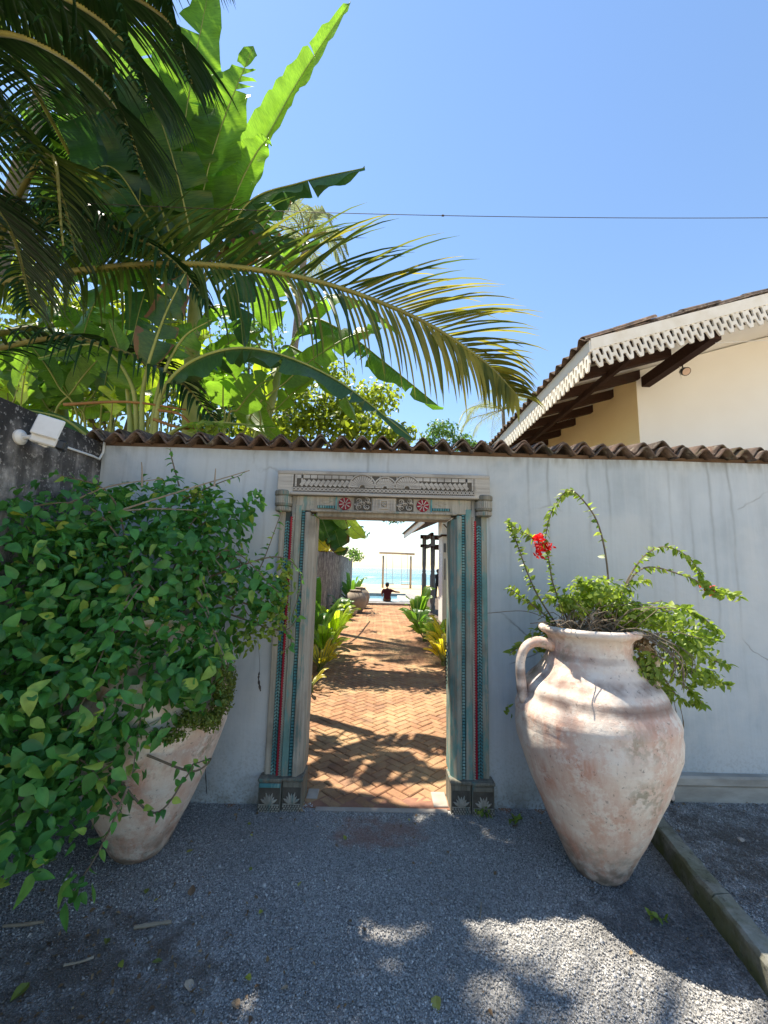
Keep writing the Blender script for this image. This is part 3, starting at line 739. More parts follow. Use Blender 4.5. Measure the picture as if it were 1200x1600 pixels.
for sx in (-1, 1):
    fl = MB(); x0 = cxm+sx*.235
    for k in range(11):
        M = Matrix.Rotation(sx*R_(-38), 3, 'Y'); fl.box((x0+sx*(.012+k*.0345), LY-.002, LZ0+.086), (.024, .010, .052), M)
    fl.build('flute', M_WOODH, lt, kind='stuff')
    sq = MB()
    for k in range(8): sq.box((x0+sx*(.02+k*.052), LY-.001, LZ0+.133), (.046, .008, .026))
    sq.build('square_block', M_WOODH, lt, kind='stuff')
    for u in (.60, .645, .67): MB().bb(cxm+sx*u-.006, cxm+sx*u+.006, LY-.005, LY+.01, LZ0+.06, LZ1-.032).build('upright_fillet', M_WOODH, lt)
for (fx, fr_, ri) in ((cxm-.16, .098, .03), (cxm+.005, .083, .024), (cxm+.165, .098, .03)):
    fan = MB(); n = 15; M = face(fx, LZ0+.060, LY+.002)
    for k in range(n):
        a0, a1 = math.pi*k/n+.018, math.pi*(k+1)/n-.018; ro = fr_-.012
        fan.prism([(ri*math.cos(a0), ri*math.sin(a0)), (ro*math.cos(a0), ro*math.sin(a0)), (ro*math.cos((a0+a1)/2)*1.03, ro*math.sin((a0+a1)/2)*1.03), (ro*math.cos(a1), ro*math.sin(a1)), (ri*math.cos(a1), ri*math.sin(a1))], M, .010)
    fan.tube([tuple(M @ Vector((fr_*math.cos(math.pi*k/20), fr_*math.sin(math.pi*k/20), .008))) for k in range(21)], .0055, 6)
    fan.tube([tuple(M @ Vector((ri*.8*math.cos(math.pi*k/10), ri*.8*math.sin(math.pi*k/10), .008))) for k in range(11)], .006, 6)
    fan.build('carved_fan', M_WOODH, lt)
for k in range(4):
    x = cxm-.095+k*.062
    MB().bb(x-.004, x+.004, LY-.006, LY+.01, LZ0+.115, LZ1-.032).build('upright_fillet', M_WOODH, lt)
# ================================================================ leaf and plant builders
def leaf_template(kind='ovate', L=1.0, Wd=.72, fold=.18, curl=.12, n=5):
    """leaf along +x, normal +z: returns verts (m,3), quads"""
    V = []; F_ = []
    for i in range(n+1):
        t = i/n
        if kind == 'ovate': w = Wd*.5*(math.sin(math.pi*min(1, t**.72))**.8)*(1-.25*t)
        elif kind == 'lance': w = Wd*.5*math.sin(math.pi*t**.85)**.9
        else: w = Wd*.5*math.sin(math.pi*t)**.6
        if i == n: w = .004
        if i == 0: w = .012
        z = -curl*t*t
        V += [(t*L, -w, z+fold*w), (t*L, 0, z), (t*L, w, z+fold*w)]
    for i in range(n):
        a = i*3; F_ += [(a, a+3, a+4, a+1), (a+1, a+4, a+5, a+2)]
    return np.array(V), np.array(F_)
LEAF_T = [leaf_template('ovate', 1, w, f, c) for w, f, c in ((.66, .25, .15), (.58, .5, .28), (.72, .15, .05), (.5, .8, .4), (.62, .35, -.12), (.68, .1, .5))]
def place_leaves(P, D, Nn, size, tmpl):
    """P positions, D directions, Nn normals, size -> (n,m,3)"""
    D = D/np.linalg.norm(D, axis=1, keepdims=True); Nn = Nn-D*(D*Nn).sum(1, keepdims=True)
    Nn = Nn/(np.linalg.norm(Nn, axis=1, keepdims=True)+1e-9); B = np.cross(Nn, D)
    T = tmpl[None]*size[:, None, None]
    return P[:, None]+T[..., 0:1]*D[:, None]+T[..., 1:2]*B[:, None]+T[..., 2:3]*Nn[:, None]
def leaves(parent, P, D, Nn, size, mat, matobj=None, single=0, name='foliage', tint=None, tmpls=LEAF_T):
    n = len(P)
    if n == 0: return
    cp = np.array([0, 0, CAM_H]); order = np.argsort(np.linalg.norm(P-cp, axis=1)/size)
    if single:
        for q in order[:single]:
            k = random.randrange(len(tmpls)); key = (id(tmpls), k, mat.name)
            if key not in _LM:
                V, Fq = tmpls[k]; me = bpy.data.meshes.new('leaf'); me.from_pydata([tuple(v) for v in V], [], [tuple(f) for f in Fq]); me.materials.append(matobj or mat)
                me.polygons.foreach_set('use_smooth', [True]*len(Fq)); _LM[key] = me
            o = link_mesh('leaf', _LM[key]); d = Vector(D[q]).normalized(); nn = Vector(Nn[q]); nn = (nn-d*nn.dot(d))
            nn = nn.normalized() if nn.length > 1e-6 else d.orthogonal().normalized()
            o.matrix_basis = frame_from(P[q], d, nn.cross(d), nn) @ Matrix.Scale(float(size[q]), 4); setparent(o, parent)
        order = order[single:]
    k = len(tmpls); VV = []; FF = []; TT = []; off = 0
    for j in range(k):
        idx = order[j::k]
        if len(idx) == 0: continue
        V, Fq = tmpls[j]; X = place_leaves(P[idx], D[idx], Nn[idx], size[idx], V); m = len(V)
        VV.append(X.reshape(-1, 3)); FF.append((Fq[None]+m*np.arange(len(idx))[:, None, None]).reshape(-1, 4)+off); off += m*len(idx)
        t = (tint[idx] if tint is not None else rng.beta(1.6, 2.6, len(idx))); TT.append(np.repeat(t, m))
    return bulk(name, np.concatenate(VV), np.concatenate(FF), mat, parent, np.concatenate(TT), kind='stuff')
_LM = {}
def ellipsoid_leaves(els, n, smin, smax, shell=.55, down=.5):
    """sample leaves in a union of ellipsoids ((c),(r)) ; outward facing, tips hanging"""
    vol = np.array([e[1][0]*e[1][1]*e[1][2] for e in els])**.75; cnt = (n*vol/vol.sum()).astype(int)
    Ps, Ns = [], []
    for (c, r), k in zip(els, cnt):
        d = rng.normal(size=(k, 3)); d /= np.linalg.norm(d, axis=1, keepdims=True)
        rad = shell+(1-shell)*rng.random(k)**.6; rad *= 1+rng.normal(0, .06, k)
        Ps.append(np.array(c)+d*rad[:, None]*np.array(r)); Ns.append(d/np.array(r))
    P = np.concatenate(Ps); Nn = np.concatenate(Ns); Nn /= np.linalg.norm(Nn, axis=1, keepdims=True)
    Nn = Nn+rng.normal(0, .45, Nn.shape)+np.array([0, 0, .45]); D = np.cross(Nn, rng.normal(size=P.shape)); D /= np.linalg.norm(D, axis=1, keepdims=True)
    D += np.array([0, 0, -down]); return P, D, Nn, smin+(smax-smin)*rng.random(len(P))
def stem_leaves(path, spacing, smin, smax, jit=.6):
    P, D, Nn = [], [], []
    pts = path; acc = 0
    for a, b in zip(pts[:-1], pts[1:]):
        t = (b-a); l = t.length; acc += l
        if acc < spacing: continue
        acc = 0; t.normalize()
        s = Vector(rng.normal(size=3)); s = (s-t*s.dot(t)).normalized()
        P.append(b); D.append(s+t*.5+Vector((0, 0, -.35))); Nn.append(Vector((0, -.4, 1))+Vector(rng.normal(size=3))*jit)
    if not P: return np.zeros((0, 3)), np.zeros((0, 3)), np.zeros((0, 3)), np.zeros(0)
    return np.array([tuple(p) for p in P]), np.array([tuple(p) for p in D]), np.array([tuple(p) for p in Nn]), smin+(smax-smin)*rng.random(len(P))
def cat(*L): return [np.concatenate(z) for z in zip(*L)]

def banana_leaf(pts, width, mat, parent, nrm=(0, -1, .2), fold=.25, tears=5, petiole=.12, wavy=.06, name='leaf', rib=None, rr=.016, n=34, tip=.0, asym=1.0):
    """a paddle leaf: midrib through pts, blade split by tears, edges waved"""
    C = spline(pts, n); nr = Vector(nrm).normalized(); V = []; UV = []; F_ = []
    L = sum((C[i+1]-C[i]).length for i in range(n))
    ac = 4; ph = random.random()*6
    tear = {s_: sorted(random.sample(range(int(n*petiole)+3, n-2), min(tears, n//3))) for s_ in (-1, 1)}
    for side in (-1, 1):
        droop = random.uniform(-.1, .15); start = True
        for i in range(n):
            t0, t1 = i/n, (i+1)/n
            if t1 <= petiole: continue
            if i in tear[side]: droop = random.uniform(-.22, .30)
            rows = []
            for t, ii in ((t0, i), (t1, i+1)):
                u = max(0, (t-petiole)/(1-petiole)); w = width*.5*min(1, (math.sin(math.pi*min(1, u**.62))**.55))*(1.05-.25*u)
                if u >= .999: w = width*tip*.5+.004
                if side > 0: w *= asym
                tg = (C[min(ii+1, n)]-C[max(ii-1, 0)]).normalized(); sd = tg.cross(nr); sd = sd.normalized() if sd.length > 1e-4 else tg.orthogonal().normalized()
                up = sd.cross(tg); row = []
                gap = 0
                if ii in tear[side] or ii-1 in tear[side] and ii == i: gap = 0
                for k in range(ac+1):
                    q = k/ac; ww = w*q
                    ang = fold+droop*q*1.2
                    wv = wavy*width*q*q*math.sin(ph+t*L*13+side)
                    sh = -.07*width*q if (ii == i+1 and (i+1) in tear[side]) else (.07*width*q if i in tear[side] and ii == i else 0)
                    row.append(C[ii]+sd*side*ww*math.cos(ang)-up*(-1)*(ww*math.sin(ang))*1+up*wv+tg*(sh+ww*.18))
                rows.append(row)
            b = len(V)
            for j, row in enumerate(rows):
                for k, p in enumerate(row): V.append(tuple(p)); UV.append(((t0, t1)[j]*L*.9, side*k/ac))
            for k in range(ac):
                f = (b+k, b+k+1, b+ac+1+k+1, b+ac+1+k); F_.append(f if side > 0 else f[::-1])
    lf = bulk(name, np.array(V), np.array(F_), mat, parent, uv=np.array(UV))
    # merge verts so that shading is smooth between tears
    me = lf.data; bm = bmesh.new(); bm.from_mesh(me); bmesh.ops.remove_doubles(bm, verts=bm.verts, dist=.0004); bm.to_mesh(me); bm.free()
    mb = MB(); mb.tube(C, [rr*(1-.82*i/n) for i in range(n+1)], 6)
    mb.build('midrib', rib or M_RIB, lf, smooth=True)
    return lf

def frond(pts, leaf_len, n, parent, mat, single=False, droop=1.0, rr=.028, width=.036, spread=1.0, start=.14, up=(0, 0, 1), name='frond', seg=7, twist=0, rmat=None, lean=.55, updroop=1.0, mat2=None):
    C = spline(pts, 60); mb = MB(); mb.tube(C[::2], [rr*(1-.85*i/30) for i in range(31)], 7)
    fo = mb.build(name, rmat or M_RACHIS, parent, smooth=True)
    VV, FF, TT = [], [], []; off = 0; G = Vector((0, 0, -1))
    for i in range(n):
        t = start+(1-start)*(i+.5)/n
        f = t*60; k = min(int(f), 59); p = C[k].lerp(C[k+1], f-k); tg = (C[min(k+2, 60)]-C[max(k-1, 0)]).normalized()
        sd = tg.cross(Vector(up)).normalized(); un = sd.cross(tg)
        env = (.45+.55*math.sin(math.pi*min(1, (t-start)/(1-start)*.95+.12)))*(1-.45*max(0, t-.75)/.25)
        for s_ in (-1, 1):
            L = leaf_len*env*random.uniform(.8, 1.1)*(.35 if random.random() < .04 else 1); d = (sd*s_*spread+tg*(lean+.55*t+random.gauss(0, .05))+un*(.25+random.gauss(0, .12))).normalized()
            q = p.copy(); V = []; w0 = width*random.uniform(.85, 1.1)
            dr = droop*random.uniform(.7, 1.3)*(updroop if d.z > .15 else 1.0)
            for j in range(seg+1):
                u = j/seg; w = w0*.5*(min(1, .45+u*4) if u < .2 else 1)*(1-u**2.2)**.9+.001
                b = d.cross(G); b = b.normalized() if b.length > .05 else sd
                b = (b+un*.25*s_).normalized(); nn = b.cross(d)
                V += [tuple(q-b*w+nn*w*.35), tuple(q), tuple(q+b*w+nn*w*.35)]
                q = q+d*(L/seg); d = (d+G*dr*(.10+.32*u)*(1.2 if u > .5 else 1)).normalized()
            Fq = np.array([x for j in range(seg) for x in ((j*3, j*3+3, j*3+4, j*3+1), (j*3+1, j*3+4, j*3+5, j*3+2))])
            V = np.array(V); tn = np.full(len(V), random.random())
            if single: bulk('leaflet', V, Fq, mat if t > .62+random.gauss(0, .08) else mat2, fo, tn)
            else: VV.append(V); FF.append(Fq+off); TT.append(tn); off += len(V)
    if not single: bulk('leaflets', np.concatenate(VV), np.concatenate(FF), mat, fo, np.concatenate(TT), kind='stuff')
    return fo

# ================================================================ urns
def urn(name, c, mat, label, handles, seed):
    u = empty(name, c, label, 'urn', 'big terracotta urns beside the doorway')
    prof = [(0, 0), (.085, .002), (.118, .014), (.148, .05), (.19, .13), (.24, .235), (.292, .35), (.342, .47), (.382, .58), (.41, .68), (.42, .76), (.416, .83), (.398, .90), (.366, .965), (.325, 1.02), (.285, 1.065), (.253, 1.10), (.234, 1.135), (.226, 1.165), (.222, 1.20), (.224, 1.235), (.236, 1.258), (.262, 1.270), (.274, 1.284), (.272, 1.302), (.255, 1.312), (.225, 1.305), (.205, 1.285), (.195, 1.22), (.20, 1.14)]
    ph = seed
    # throwing ridges on the shoulder
    fine = []
    for i in range(len(prof)-1):
        (r0, z0), (r1, z1) = prof[i], prof[i+1]; k = 4 if .8 < z0 < 1.2 else 2
        for j in range(k): t = j/k; fine.append((r0+(r1-r0)*t, z0+(z1-z0)*t))
    fine.append(prof[-1]); fine = [(r+(.005*math.sin(z*46) if .78 < z < 1.16 else .002*math.sin(z*30)), z) if r > .1 else (r, z) for r, z in fine]
    wob = lambda a, z: .010*math.sin(2*a+ph+z*2)+.006*math.sin(3*a-ph+z*5)+.003*math.sin(7*a+z*9)
    b = MB().lathe(fine, c, 72, wob=wob); b.build('body', mat, u, smooth=True)
    for a in handles:
        d = Vector((math.cos(a), math.sin(a), 0)); C0 = Vector(c)
        pts = [C0+d*.215+Vector((0, 0, 1.19)), C0+d*.30+Vector((0, 0, 1.215)), C0+d*.372+Vector((0, 0, 1.19)), C0+d*.408+Vector((0, 0, 1.12)), C0+d*.412+Vector((0, 0, 1.04)), C0+d*.405+Vector((0, 0, .95)), C0+d*.385+Vector((0, 0, .89))]
        MB().tube(spline(pts, 22), [.034-.008*math.sin(i/22*math.pi) for i in range(23)], 10).build('handle', mat, u, smooth=True)
    MB().lathe([(0, 1.235), (.20, 1.225)], c, 24).build('soil', M_SOIL, u)
    return u
UR, UL = (1.245, 2.42, -.02), (-1.30, 2.50, -.012)
urn('terracotta_urn', UR, M_URN2, 'tall pink and cream urn with a loop handle right of the doorway', (R_(182), R_(5)), .6)
urn('terracotta_urn', UL, M_URN, 'tall pale urn half hidden under the dark green bush', (R_(170), R_(-8)), 2.1)

# ================================================================ left bougainvillea
lb = empty('bougainvillea', (UL[0], UL[1], 1.2), 'large dark green bougainvillea spilling out of the left urn', 'shrub')
def el(px, py, Y, rx, ry, rz): p = at(px, py, Y); return (tuple(p), (rx, ry, rz))
els = [el(200, 1000, 2.15, .40, .22, .22), el(330, 1000, 2.30, .20, .16, .20), el(230, 900, 2.42, .50, .34, .46), el(300, 860, 2.50, .36, .24, .36), el(110, 930, 2.30, .42, .40, .50), el(20, 950, 2.15, .36, .5, .55), el(370, 940, 2.48, .20, .16, .24),
       el(330, 800, 2.62, .26, .16, .17), el(120, 800, 2.40, .42, .30, .22), el(250, 780, 2.58, .30, .18, .16), el(230, 1040, 2.18, .42, .26, .24), el(100, 1080, 2.0, .38, .34, .30), el(290, 1060, 2.22, .22, .18, .20), el(15, 1160, 1.85, .28, .32, .32), el(420, 930, 2.46, .12, .10, .20),
       el(130, 1170, 2.0, .26, .2, .18), el(190, 1210, 2.08, .13, .09, .10), el(60, 1290, 1.80, .20, .2, .12), el(120, 1385, 1.72, .06, .05, .07), el(10, 1330, 1.72, .16, .2, .10), el(400, 790, 2.66, .10, .08, .12), el(175, 1250, 2.0, .10, .07, .05), el(150, 1150, 2.05, .2, .14, .14), el(60, 1200, 1.9, .24, .2, .16), el(240, 1130, 2.12, .14, .1, .10), el(290, 1075, 2.2, .14, .08, .08)]
A = ellipsoid_leaves(els, 9600, .030, .092, .40, .35)
ok = A[0][:, 2] > .03; ok &= A[0][:, 1] < WY-.04; ok &= A[0][:, 0] > -2.06
q_ = A[0]; cl = np.sin(q_[:, 0]*17+2*np.sin(q_[:, 2]*9))+np.sin(q_[:, 2]*19+1.5*np.sin(q_[:, 0]*11))+np.sin(q_[:, 1]*15+q_[:, 0]*6); ok &= (cl > -.55) | (rng.random(len(cl)) < .22)
A = [a[ok] for a in A]
stems = MB(); extra = []
base = Vector((UL[0], UL[1], 1.22))
for i in range(40):
    e = els[random.randrange(len(els))]; d = Vector(rng.normal(size=3)).normalized()
    tip = Vector(e[0])+Vector((d.x*e[1][0], d.y*e[1][1], d.z*e[1][2]))*1.08
    if tip.y > WY-.05 or tip.z < .6: continue
    mid = base.lerp(tip, .5)+Vector((0, 0, .18+random.random()*.2)); C = spline([base+Vector((random.uniform(-.1, .1), random.uniform(-.1, .1), 0)), mid, tip], 26)
    stems.tube(C, [.006*(1-.8*k/26)+.0012 for k in range(27)], 5); extra.append(stem_leaves(C[8:], .025, .04, .07))
for pts, Y in (([(340, 980), (400, 900), (440, 800)], 2.6), ([(330, 900), (430, 870), (470, 900), (455, 970)], 2.5), ([(280, 760), (268, 715), (266, 700)], 2.75), ([(230, 1180), (300, 1205), (330, 1185), (300, 1195)], 2.12), ([(60, 1180), (130, 1190), (190, 1270)], 1.95), ([(250, 800), (330, 760), (378, 742)], 2.6), ([(360, 960), (440, 985), (470, 960)], 2.5), ([(350, 930), (420, 960), (455, 1000), (440, 1020)], 2.5), ([(200, 1230), (160, 1320), (110, 1400)], 1.85), ([(170, 1200), (240, 1270), (290, 1215), (303, 1192)], 2.1)):
    C = spline([at(x, y, Y) for x, y in pts], 24); stems.tube(C, [.005*(1-.7*k/24)+.001 for k in range(25)], 5); extra.append(stem_leaves(C[3:], .02, .03, .055))
stems.build('branches', M_STEM, lb, kind='stuff')
# bare pruned canes standing out of the crown
for pts in ([(180, 800), (290, 765), (390, 735)], [(20, 1150), (40, 1110), (48, 1085)], [(150, 1050), (170, 1110), (205, 1170)], [(222, 760), (222, 735), (221, 722)], [(335, 760), (336, 745), (337, 732)], [(100, 790), (170, 760), (255, 748)], [(170, 800), (240, 795), (300, 797)]):
    MB().tube(spline([at(x, y, 2.33) for x, y in pts], 8), [.006-.0004*k for k in range(9)], 6).build('bare_cane', M_DRYTWIG, lb)
tA = np.where(rng.random(len(A[0])) < .05, .75+.25*rng.random(len(A[0])), rng.beta(1.6, 2.6, len(A[0]))*.75)
ex = cat(*extra); tE = rng.beta(2.2, 2.2, len(ex[0])); P = [np.concatenate([a, e]) for a, e in zip(A, ex)]
leaves(lb, *P, M_LEAF_A, M_LEAF_O, 300, tint=np.concatenate([tA, tE]))
# lighter young sprays on the right side of the bush
Yg = ellipsoid_leaves([el(425, 960, 2.5, .13, .10, .20), el(300, 770, 2.55, .10, .08, .05), el(445, 900, 2.5, .07, .07, .16), el(380, 1000, 2.45, .10, .08, .08)], 420, .022, .045, .2, .3)
leaves(lb, *Yg, M_LEAF_L, name='young_foliage')
# creeping fern on the urn shoulder
cf = empty('creeping_fern', tuple(at(335, 1090, 2.45)), 'mound of tiny yellow green creeping fern on the left urn shoulder', 'fern')
Pf = ellipsoid_leaves([el(352, 1068, 2.40, .055, .12, .12), el(345, 1100, 2.30, .06, .07, .06), el(305, 1122, 2.16, .11, .06, .05), el(262, 1148, 2.10, .10, .05, .035), el(330, 1125, 2.24, .06, .06, .05)], 3600, .010, .021, .35, .6)
leaves(cf, *Pf, M_MOSS, name='fern_fronds')

# ================================================================ right bougainvillea
rb = empty('bougainvillea', (UR[0], UR[1], 1.25), 'sunlit lime green bougainvillea with scarlet flowers in the right urn', 'shrub')
stems = MB(); extra = []
RB = [([(945, 985), (950, 900), (935, 820), (905, 775), (885, 768), (862, 800), (850, 850)], 2.42), ([(945, 985), (990, 890), (1030, 855), (1075, 870), (1102, 912)], 2.40), ([(950, 970), (1000, 890), (1070, 900), (1110, 920), (1155, 932)], 2.38),
      ([(875, 985), (835, 920), (808, 850), (795, 812)], 2.5), ([(890, 975), (865, 915), (850, 855), (800, 822)], 2.45), ([(870, 985), (850, 960), (795, 918)], 2.52), ([(860, 1000), (830, 1000), (798, 1020)], 2.58), ([(950, 990), (1040, 950), (1090, 960), (1120, 985)], 2.36), ([(980, 1000), (1070, 1000), (1110, 1030), (1142, 1040)], 2.34),
      ([(990, 1010), (1060, 1040), (1110, 1060), (1140, 1072)], 2.36), ([(985, 1000), (1030, 1060), (1050, 1095)], 2.40), ([(990, 1000), (1045, 1050), (1085, 1085), (1098, 1102)], 2.45), ([(950, 990), (930, 930), (900, 905)], 2.36), ([(960, 990), (970, 925), (1010, 905)], 2.3), ([(930, 990), (880, 940), (855, 935)], 2.42), ([(1000, 1000), (1060, 1090), (1100, 1100)], 2.5)]
for pts, Y in RB:
    C = spline([at(x, y, Y+.05*(1-i/len(pts))) for i, (x, y) in enumerate(pts)], 40)
    stems.tube(C, [.0055*(1-.75*k/40)+.001 for k in range(41)], 5); extra.append(stem_leaves(C[8:], .010, .032, .056)); extra.append(stem_leaves(C[10:], .012, .026, .046)); extra.append(stem_leaves(C[22:], .010, .03, .05))
for i in range(120):
    a = Vector((UR[0]+random.uniform(-.18, .2), UR[1]+random.uniform(-.2, .12), 1.26)); b = a+Vector((random.uniform(-.2, .35), random.uniform(-.16, .1), random.uniform(-.02, .2)))
    stems.tube(spline([a, a.lerp(b, .5)+Vector((0, 0, random.uniform(0, .08))), b], 6), .0022, 4)
for i in range(22):     # tangle of dry stems hanging over the right shoulder
    a = Vector((UR[0]+.22+random.uniform(-.05, .1), UR[1]-.12+random.uniform(-.12, .1), 1.28)); L = random.uniform(.1, .28)
    b = a+Vector((random.uniform(.02, .2), random.uniform(-.12, .05), -L)); stems.tube(spline([a, a.lerp(b, .5)+Vector((.05, -.05, 0)), b], 6), .002, 4)
stems.build('branches', M_STEM, rb, kind='stuff')
A = ellipsoid_leaves([el(935, 925, 2.38, .20, .16, .10), el(900, 945, 2.40, .12, .12, .08), el(1030, 965, 2.34, .18, .15, .09), el(1070, 1010, 2.32, .14, .13, .10), el(1000, 1040, 2.30, .13, .12, .10), el(1090, 1055, 2.36, .12, .10, .07), el(985, 960, 2.3, .14, .1, .08), el(1120, 925, 2.38, .07, .05, .035), el(850, 1000, 2.6, .12, .06, .10), el(795, 1110, 2.75, .02, .03, .05), el(1100, 990, 2.4, .10, .08, .06)], 2300, .024, .048, .3, .3)
ok = A[0][:, 1] < WY-.02; A = [a[ok] for a in A]
P = [np.concatenate([a, e]) for a, e in zip(A, cat(*extra))]
leaves(rb, *P, M_LEAF_L, M_LEAF_LO, 200, tint=rng.beta(2, 2, len(P[0])))
Pm = ellipsoid_leaves([el(985, 1085, 2.22, .07, .07, .09), el(1010, 1060, 2.25, .08, .06, .06), el(1030, 1090, 2.3, .06, .06, .07)], 900, .014, .026, .3, .5)
leaves(rb, *Pm, M_MOSS, name='hanging_foliage')
Pd = ellipsoid_leaves([el(915, 985, 2.42, .24, .18, .035), el(990, 1000, 2.35, .14, .1, .05), el(1000, 1050, 2.3, .08, .06, .1), el(960, 970, 2.4, .16, .12, .05)], 900, .02, .045, .0, .2)
leaves(rb, *Pd, M_DRYLEAF, name='dry_leaves')
MB().tube(spline([at(x, y, 2.3) for x, y in ((922, 985), (926, 970), (924, 962), (930, 955))], 8), [.014-.0006*k for k in range(9)], 7).build('cut_stump', M_DRYTWIG, rb, smooth=True)
for (px, py, n_, r) in ((848, 855, 64, .066), (840, 838, 20, .028), (1112, 921, 10, .02), (1100, 918, 8, .018)):
    Pb = ellipsoid_leaves([el(px, py, 2.42, r, r*.8, r)], n_, .026, .038, .2, 0)
    leaves(rb, *Pb, M_FLOWER, name='flower_cluster')
# thin dry tendril stems on the wall
tn = MB(); 
for pts in ([(862, 970), (820, 955), (762, 958)], [(840, 1000), (850, 975), (870, 965)]): tn.tube(spline([at(x, y, 2.70) for x, y in pts], 14), .0022, 4)
tn.build('tendril', M_STEM, rb)
# ================================================================ bananas behind the wall
def A_(pts, Y):
    n = len(pts)-1
    return [at(p[0], p[1], (Y[0]+(Y[1]-Y[0])*i/n) if hasattr(Y, '__len__') else Y) for i, p in enumerate(pts)]
bn = empty('banana_plant', (-2.2, 4.6, 0), 'tall banana plant with upright lime leaves above the wall', 'banana plant')
MB().tube(spline([(-2.2, 4.6, -.1), (-2.18, 4.6, 1.6), at(300, 560, 4.6), at(310, 420, 4.6)], 16), [.13-.004*k for k in range(17)], 14).build('pseudostem', M_RIB, bn, smooth=True)
BL_ = [  # pts, Y range, width, mat, normal, fold, tears, petiole
    ([(312, 420), (316, 310), (345, 200), (396, 72)], (4.6, 4.3), .80, M_BAN2, (0, -1, .1), .12, 5, .18),
    ([(345, 420), (352, 330), (425, 200), (470, 120), (548, 2)], (4.9, 5.5), .54, M_BAN2, (.35, -1, .3), .75, 1, .14),
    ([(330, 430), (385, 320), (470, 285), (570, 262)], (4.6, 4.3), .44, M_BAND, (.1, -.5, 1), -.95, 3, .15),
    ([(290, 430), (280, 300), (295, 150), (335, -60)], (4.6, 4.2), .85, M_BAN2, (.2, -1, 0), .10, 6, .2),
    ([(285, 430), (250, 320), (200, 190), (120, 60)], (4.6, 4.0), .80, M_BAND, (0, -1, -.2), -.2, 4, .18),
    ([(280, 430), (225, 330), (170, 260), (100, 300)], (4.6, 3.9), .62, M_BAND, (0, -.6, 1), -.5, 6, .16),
    ([(310, 430), (290, 330), (265, 230), (225, 120)], (4.6, 4.0), .64, M_BAN, (.1, -1, 0), -.2, 3, .18),
    ([(300, 440), (345, 360), (400, 345), (450, 420)], (4.6, 4.2), .50, M_BAN3, (0, -.6, 1), -.7, 9, .12),
    ([(320, 430), (370, 300), (400, 240), (420, 215)], (4.6, 4.5), .42, M_BAN2, (.2, -1, .2), .2, 1, .15),
    ([(300, 440), (240, 400), (180, 330), (150, 420)], (4.5, 4.0), .6, M_BAN, (0, -.5, 1), -.4, 6, .15),
    ([(320, 440), (330, 330), (290, 200), (250, 20)], (4.9, 4.8), .8, M_BAN, (0, -1, 0), .1, 3, .2),
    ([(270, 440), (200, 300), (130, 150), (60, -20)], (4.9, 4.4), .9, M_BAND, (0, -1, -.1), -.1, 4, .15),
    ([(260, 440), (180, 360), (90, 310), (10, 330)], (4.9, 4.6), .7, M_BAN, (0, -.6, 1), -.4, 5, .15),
]
BL_ += [
    ([(270, 440), (150, 250), (90, 170), (20, 210)], (5.4, 5.0), .8, M_BAN2, (0, -.9, .5), -.2, 6, .12),
    ([(280, 440), (130, 330), (60, 240), (-40, 260)], (5.4, 5.0), .8, M_BAN2, (0, -.9, .5), -.2, 6, .12),
    ([(290, 440), (230, 230), (200, 60), (220, -60)], (5.4, 5.2), .9, M_BAN2, (0, -1, .2), .1, 6, .12),
    ([(260, 440), (150, 420), (80, 370), (0, 400)], (5.2, 5.0), .7, M_BAN2, (0, -.8, .6), -.3, 6, .12),
    ([(330, 440), (380, 400), (440, 400), (500, 470)], (5.3, 5.0), .7, M_BAN2, (0, -.7, .8), -.5, 8, .12),
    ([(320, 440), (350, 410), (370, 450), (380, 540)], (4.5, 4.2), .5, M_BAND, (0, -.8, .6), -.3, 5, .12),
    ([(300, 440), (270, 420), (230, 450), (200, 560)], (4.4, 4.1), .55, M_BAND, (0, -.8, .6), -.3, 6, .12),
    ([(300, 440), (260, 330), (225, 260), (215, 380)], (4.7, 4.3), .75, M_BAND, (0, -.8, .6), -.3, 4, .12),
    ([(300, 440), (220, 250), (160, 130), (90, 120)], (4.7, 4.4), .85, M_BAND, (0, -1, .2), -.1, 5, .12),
    ([(310, 440), (270, 280), (330, 180), (300, 60)], (5.0, 5.0), .9, M_BAN, (.1, -1, 0), .1, 2, .12),
    ([(290, 440), (190, 400), (120, 380), (40, 430)], (4.7, 4.3), .6, M_BAND, (0, -.7, .8), -.4, 5, .12),
    ([(310, 440), (360, 400), (420, 370), (500, 380)], (4.7, 4.4), .55, M_BAND, (0, -.6, .8), -.5, 7, .12),
    ([(330, 440), (390, 380), (430, 330), (455, 300)], (4.9, 4.8), .5, M_BAN3, (.1, -1, .2), .1, 5, .12),
    ([(280, 440), (200, 420), (150, 470), (120, 560)], (4.5, 4.2), .6, M_BAN, (0, -.8, .6), -.3, 4, .12)]
for p in BL_: banana_leaf(A_(p[0], p[1]), p[2]*1.12, p[3], bn, p[4], p[5], p[6], p[7])
b2 = empty('banana_plant', (-2.4, 3.75, 0), 'young banana plant with yellow green stalks just behind the wall', 'banana plant')
ps = MB().tube(spline([(-2.4, 3.75, 0), (-2.4, 3.75, 1.6), at(225, 680, 3.75)], 10), [.10-.003*k for k in range(11)], 12).build('pseudostem', M_RIB, b2, smooth=True)
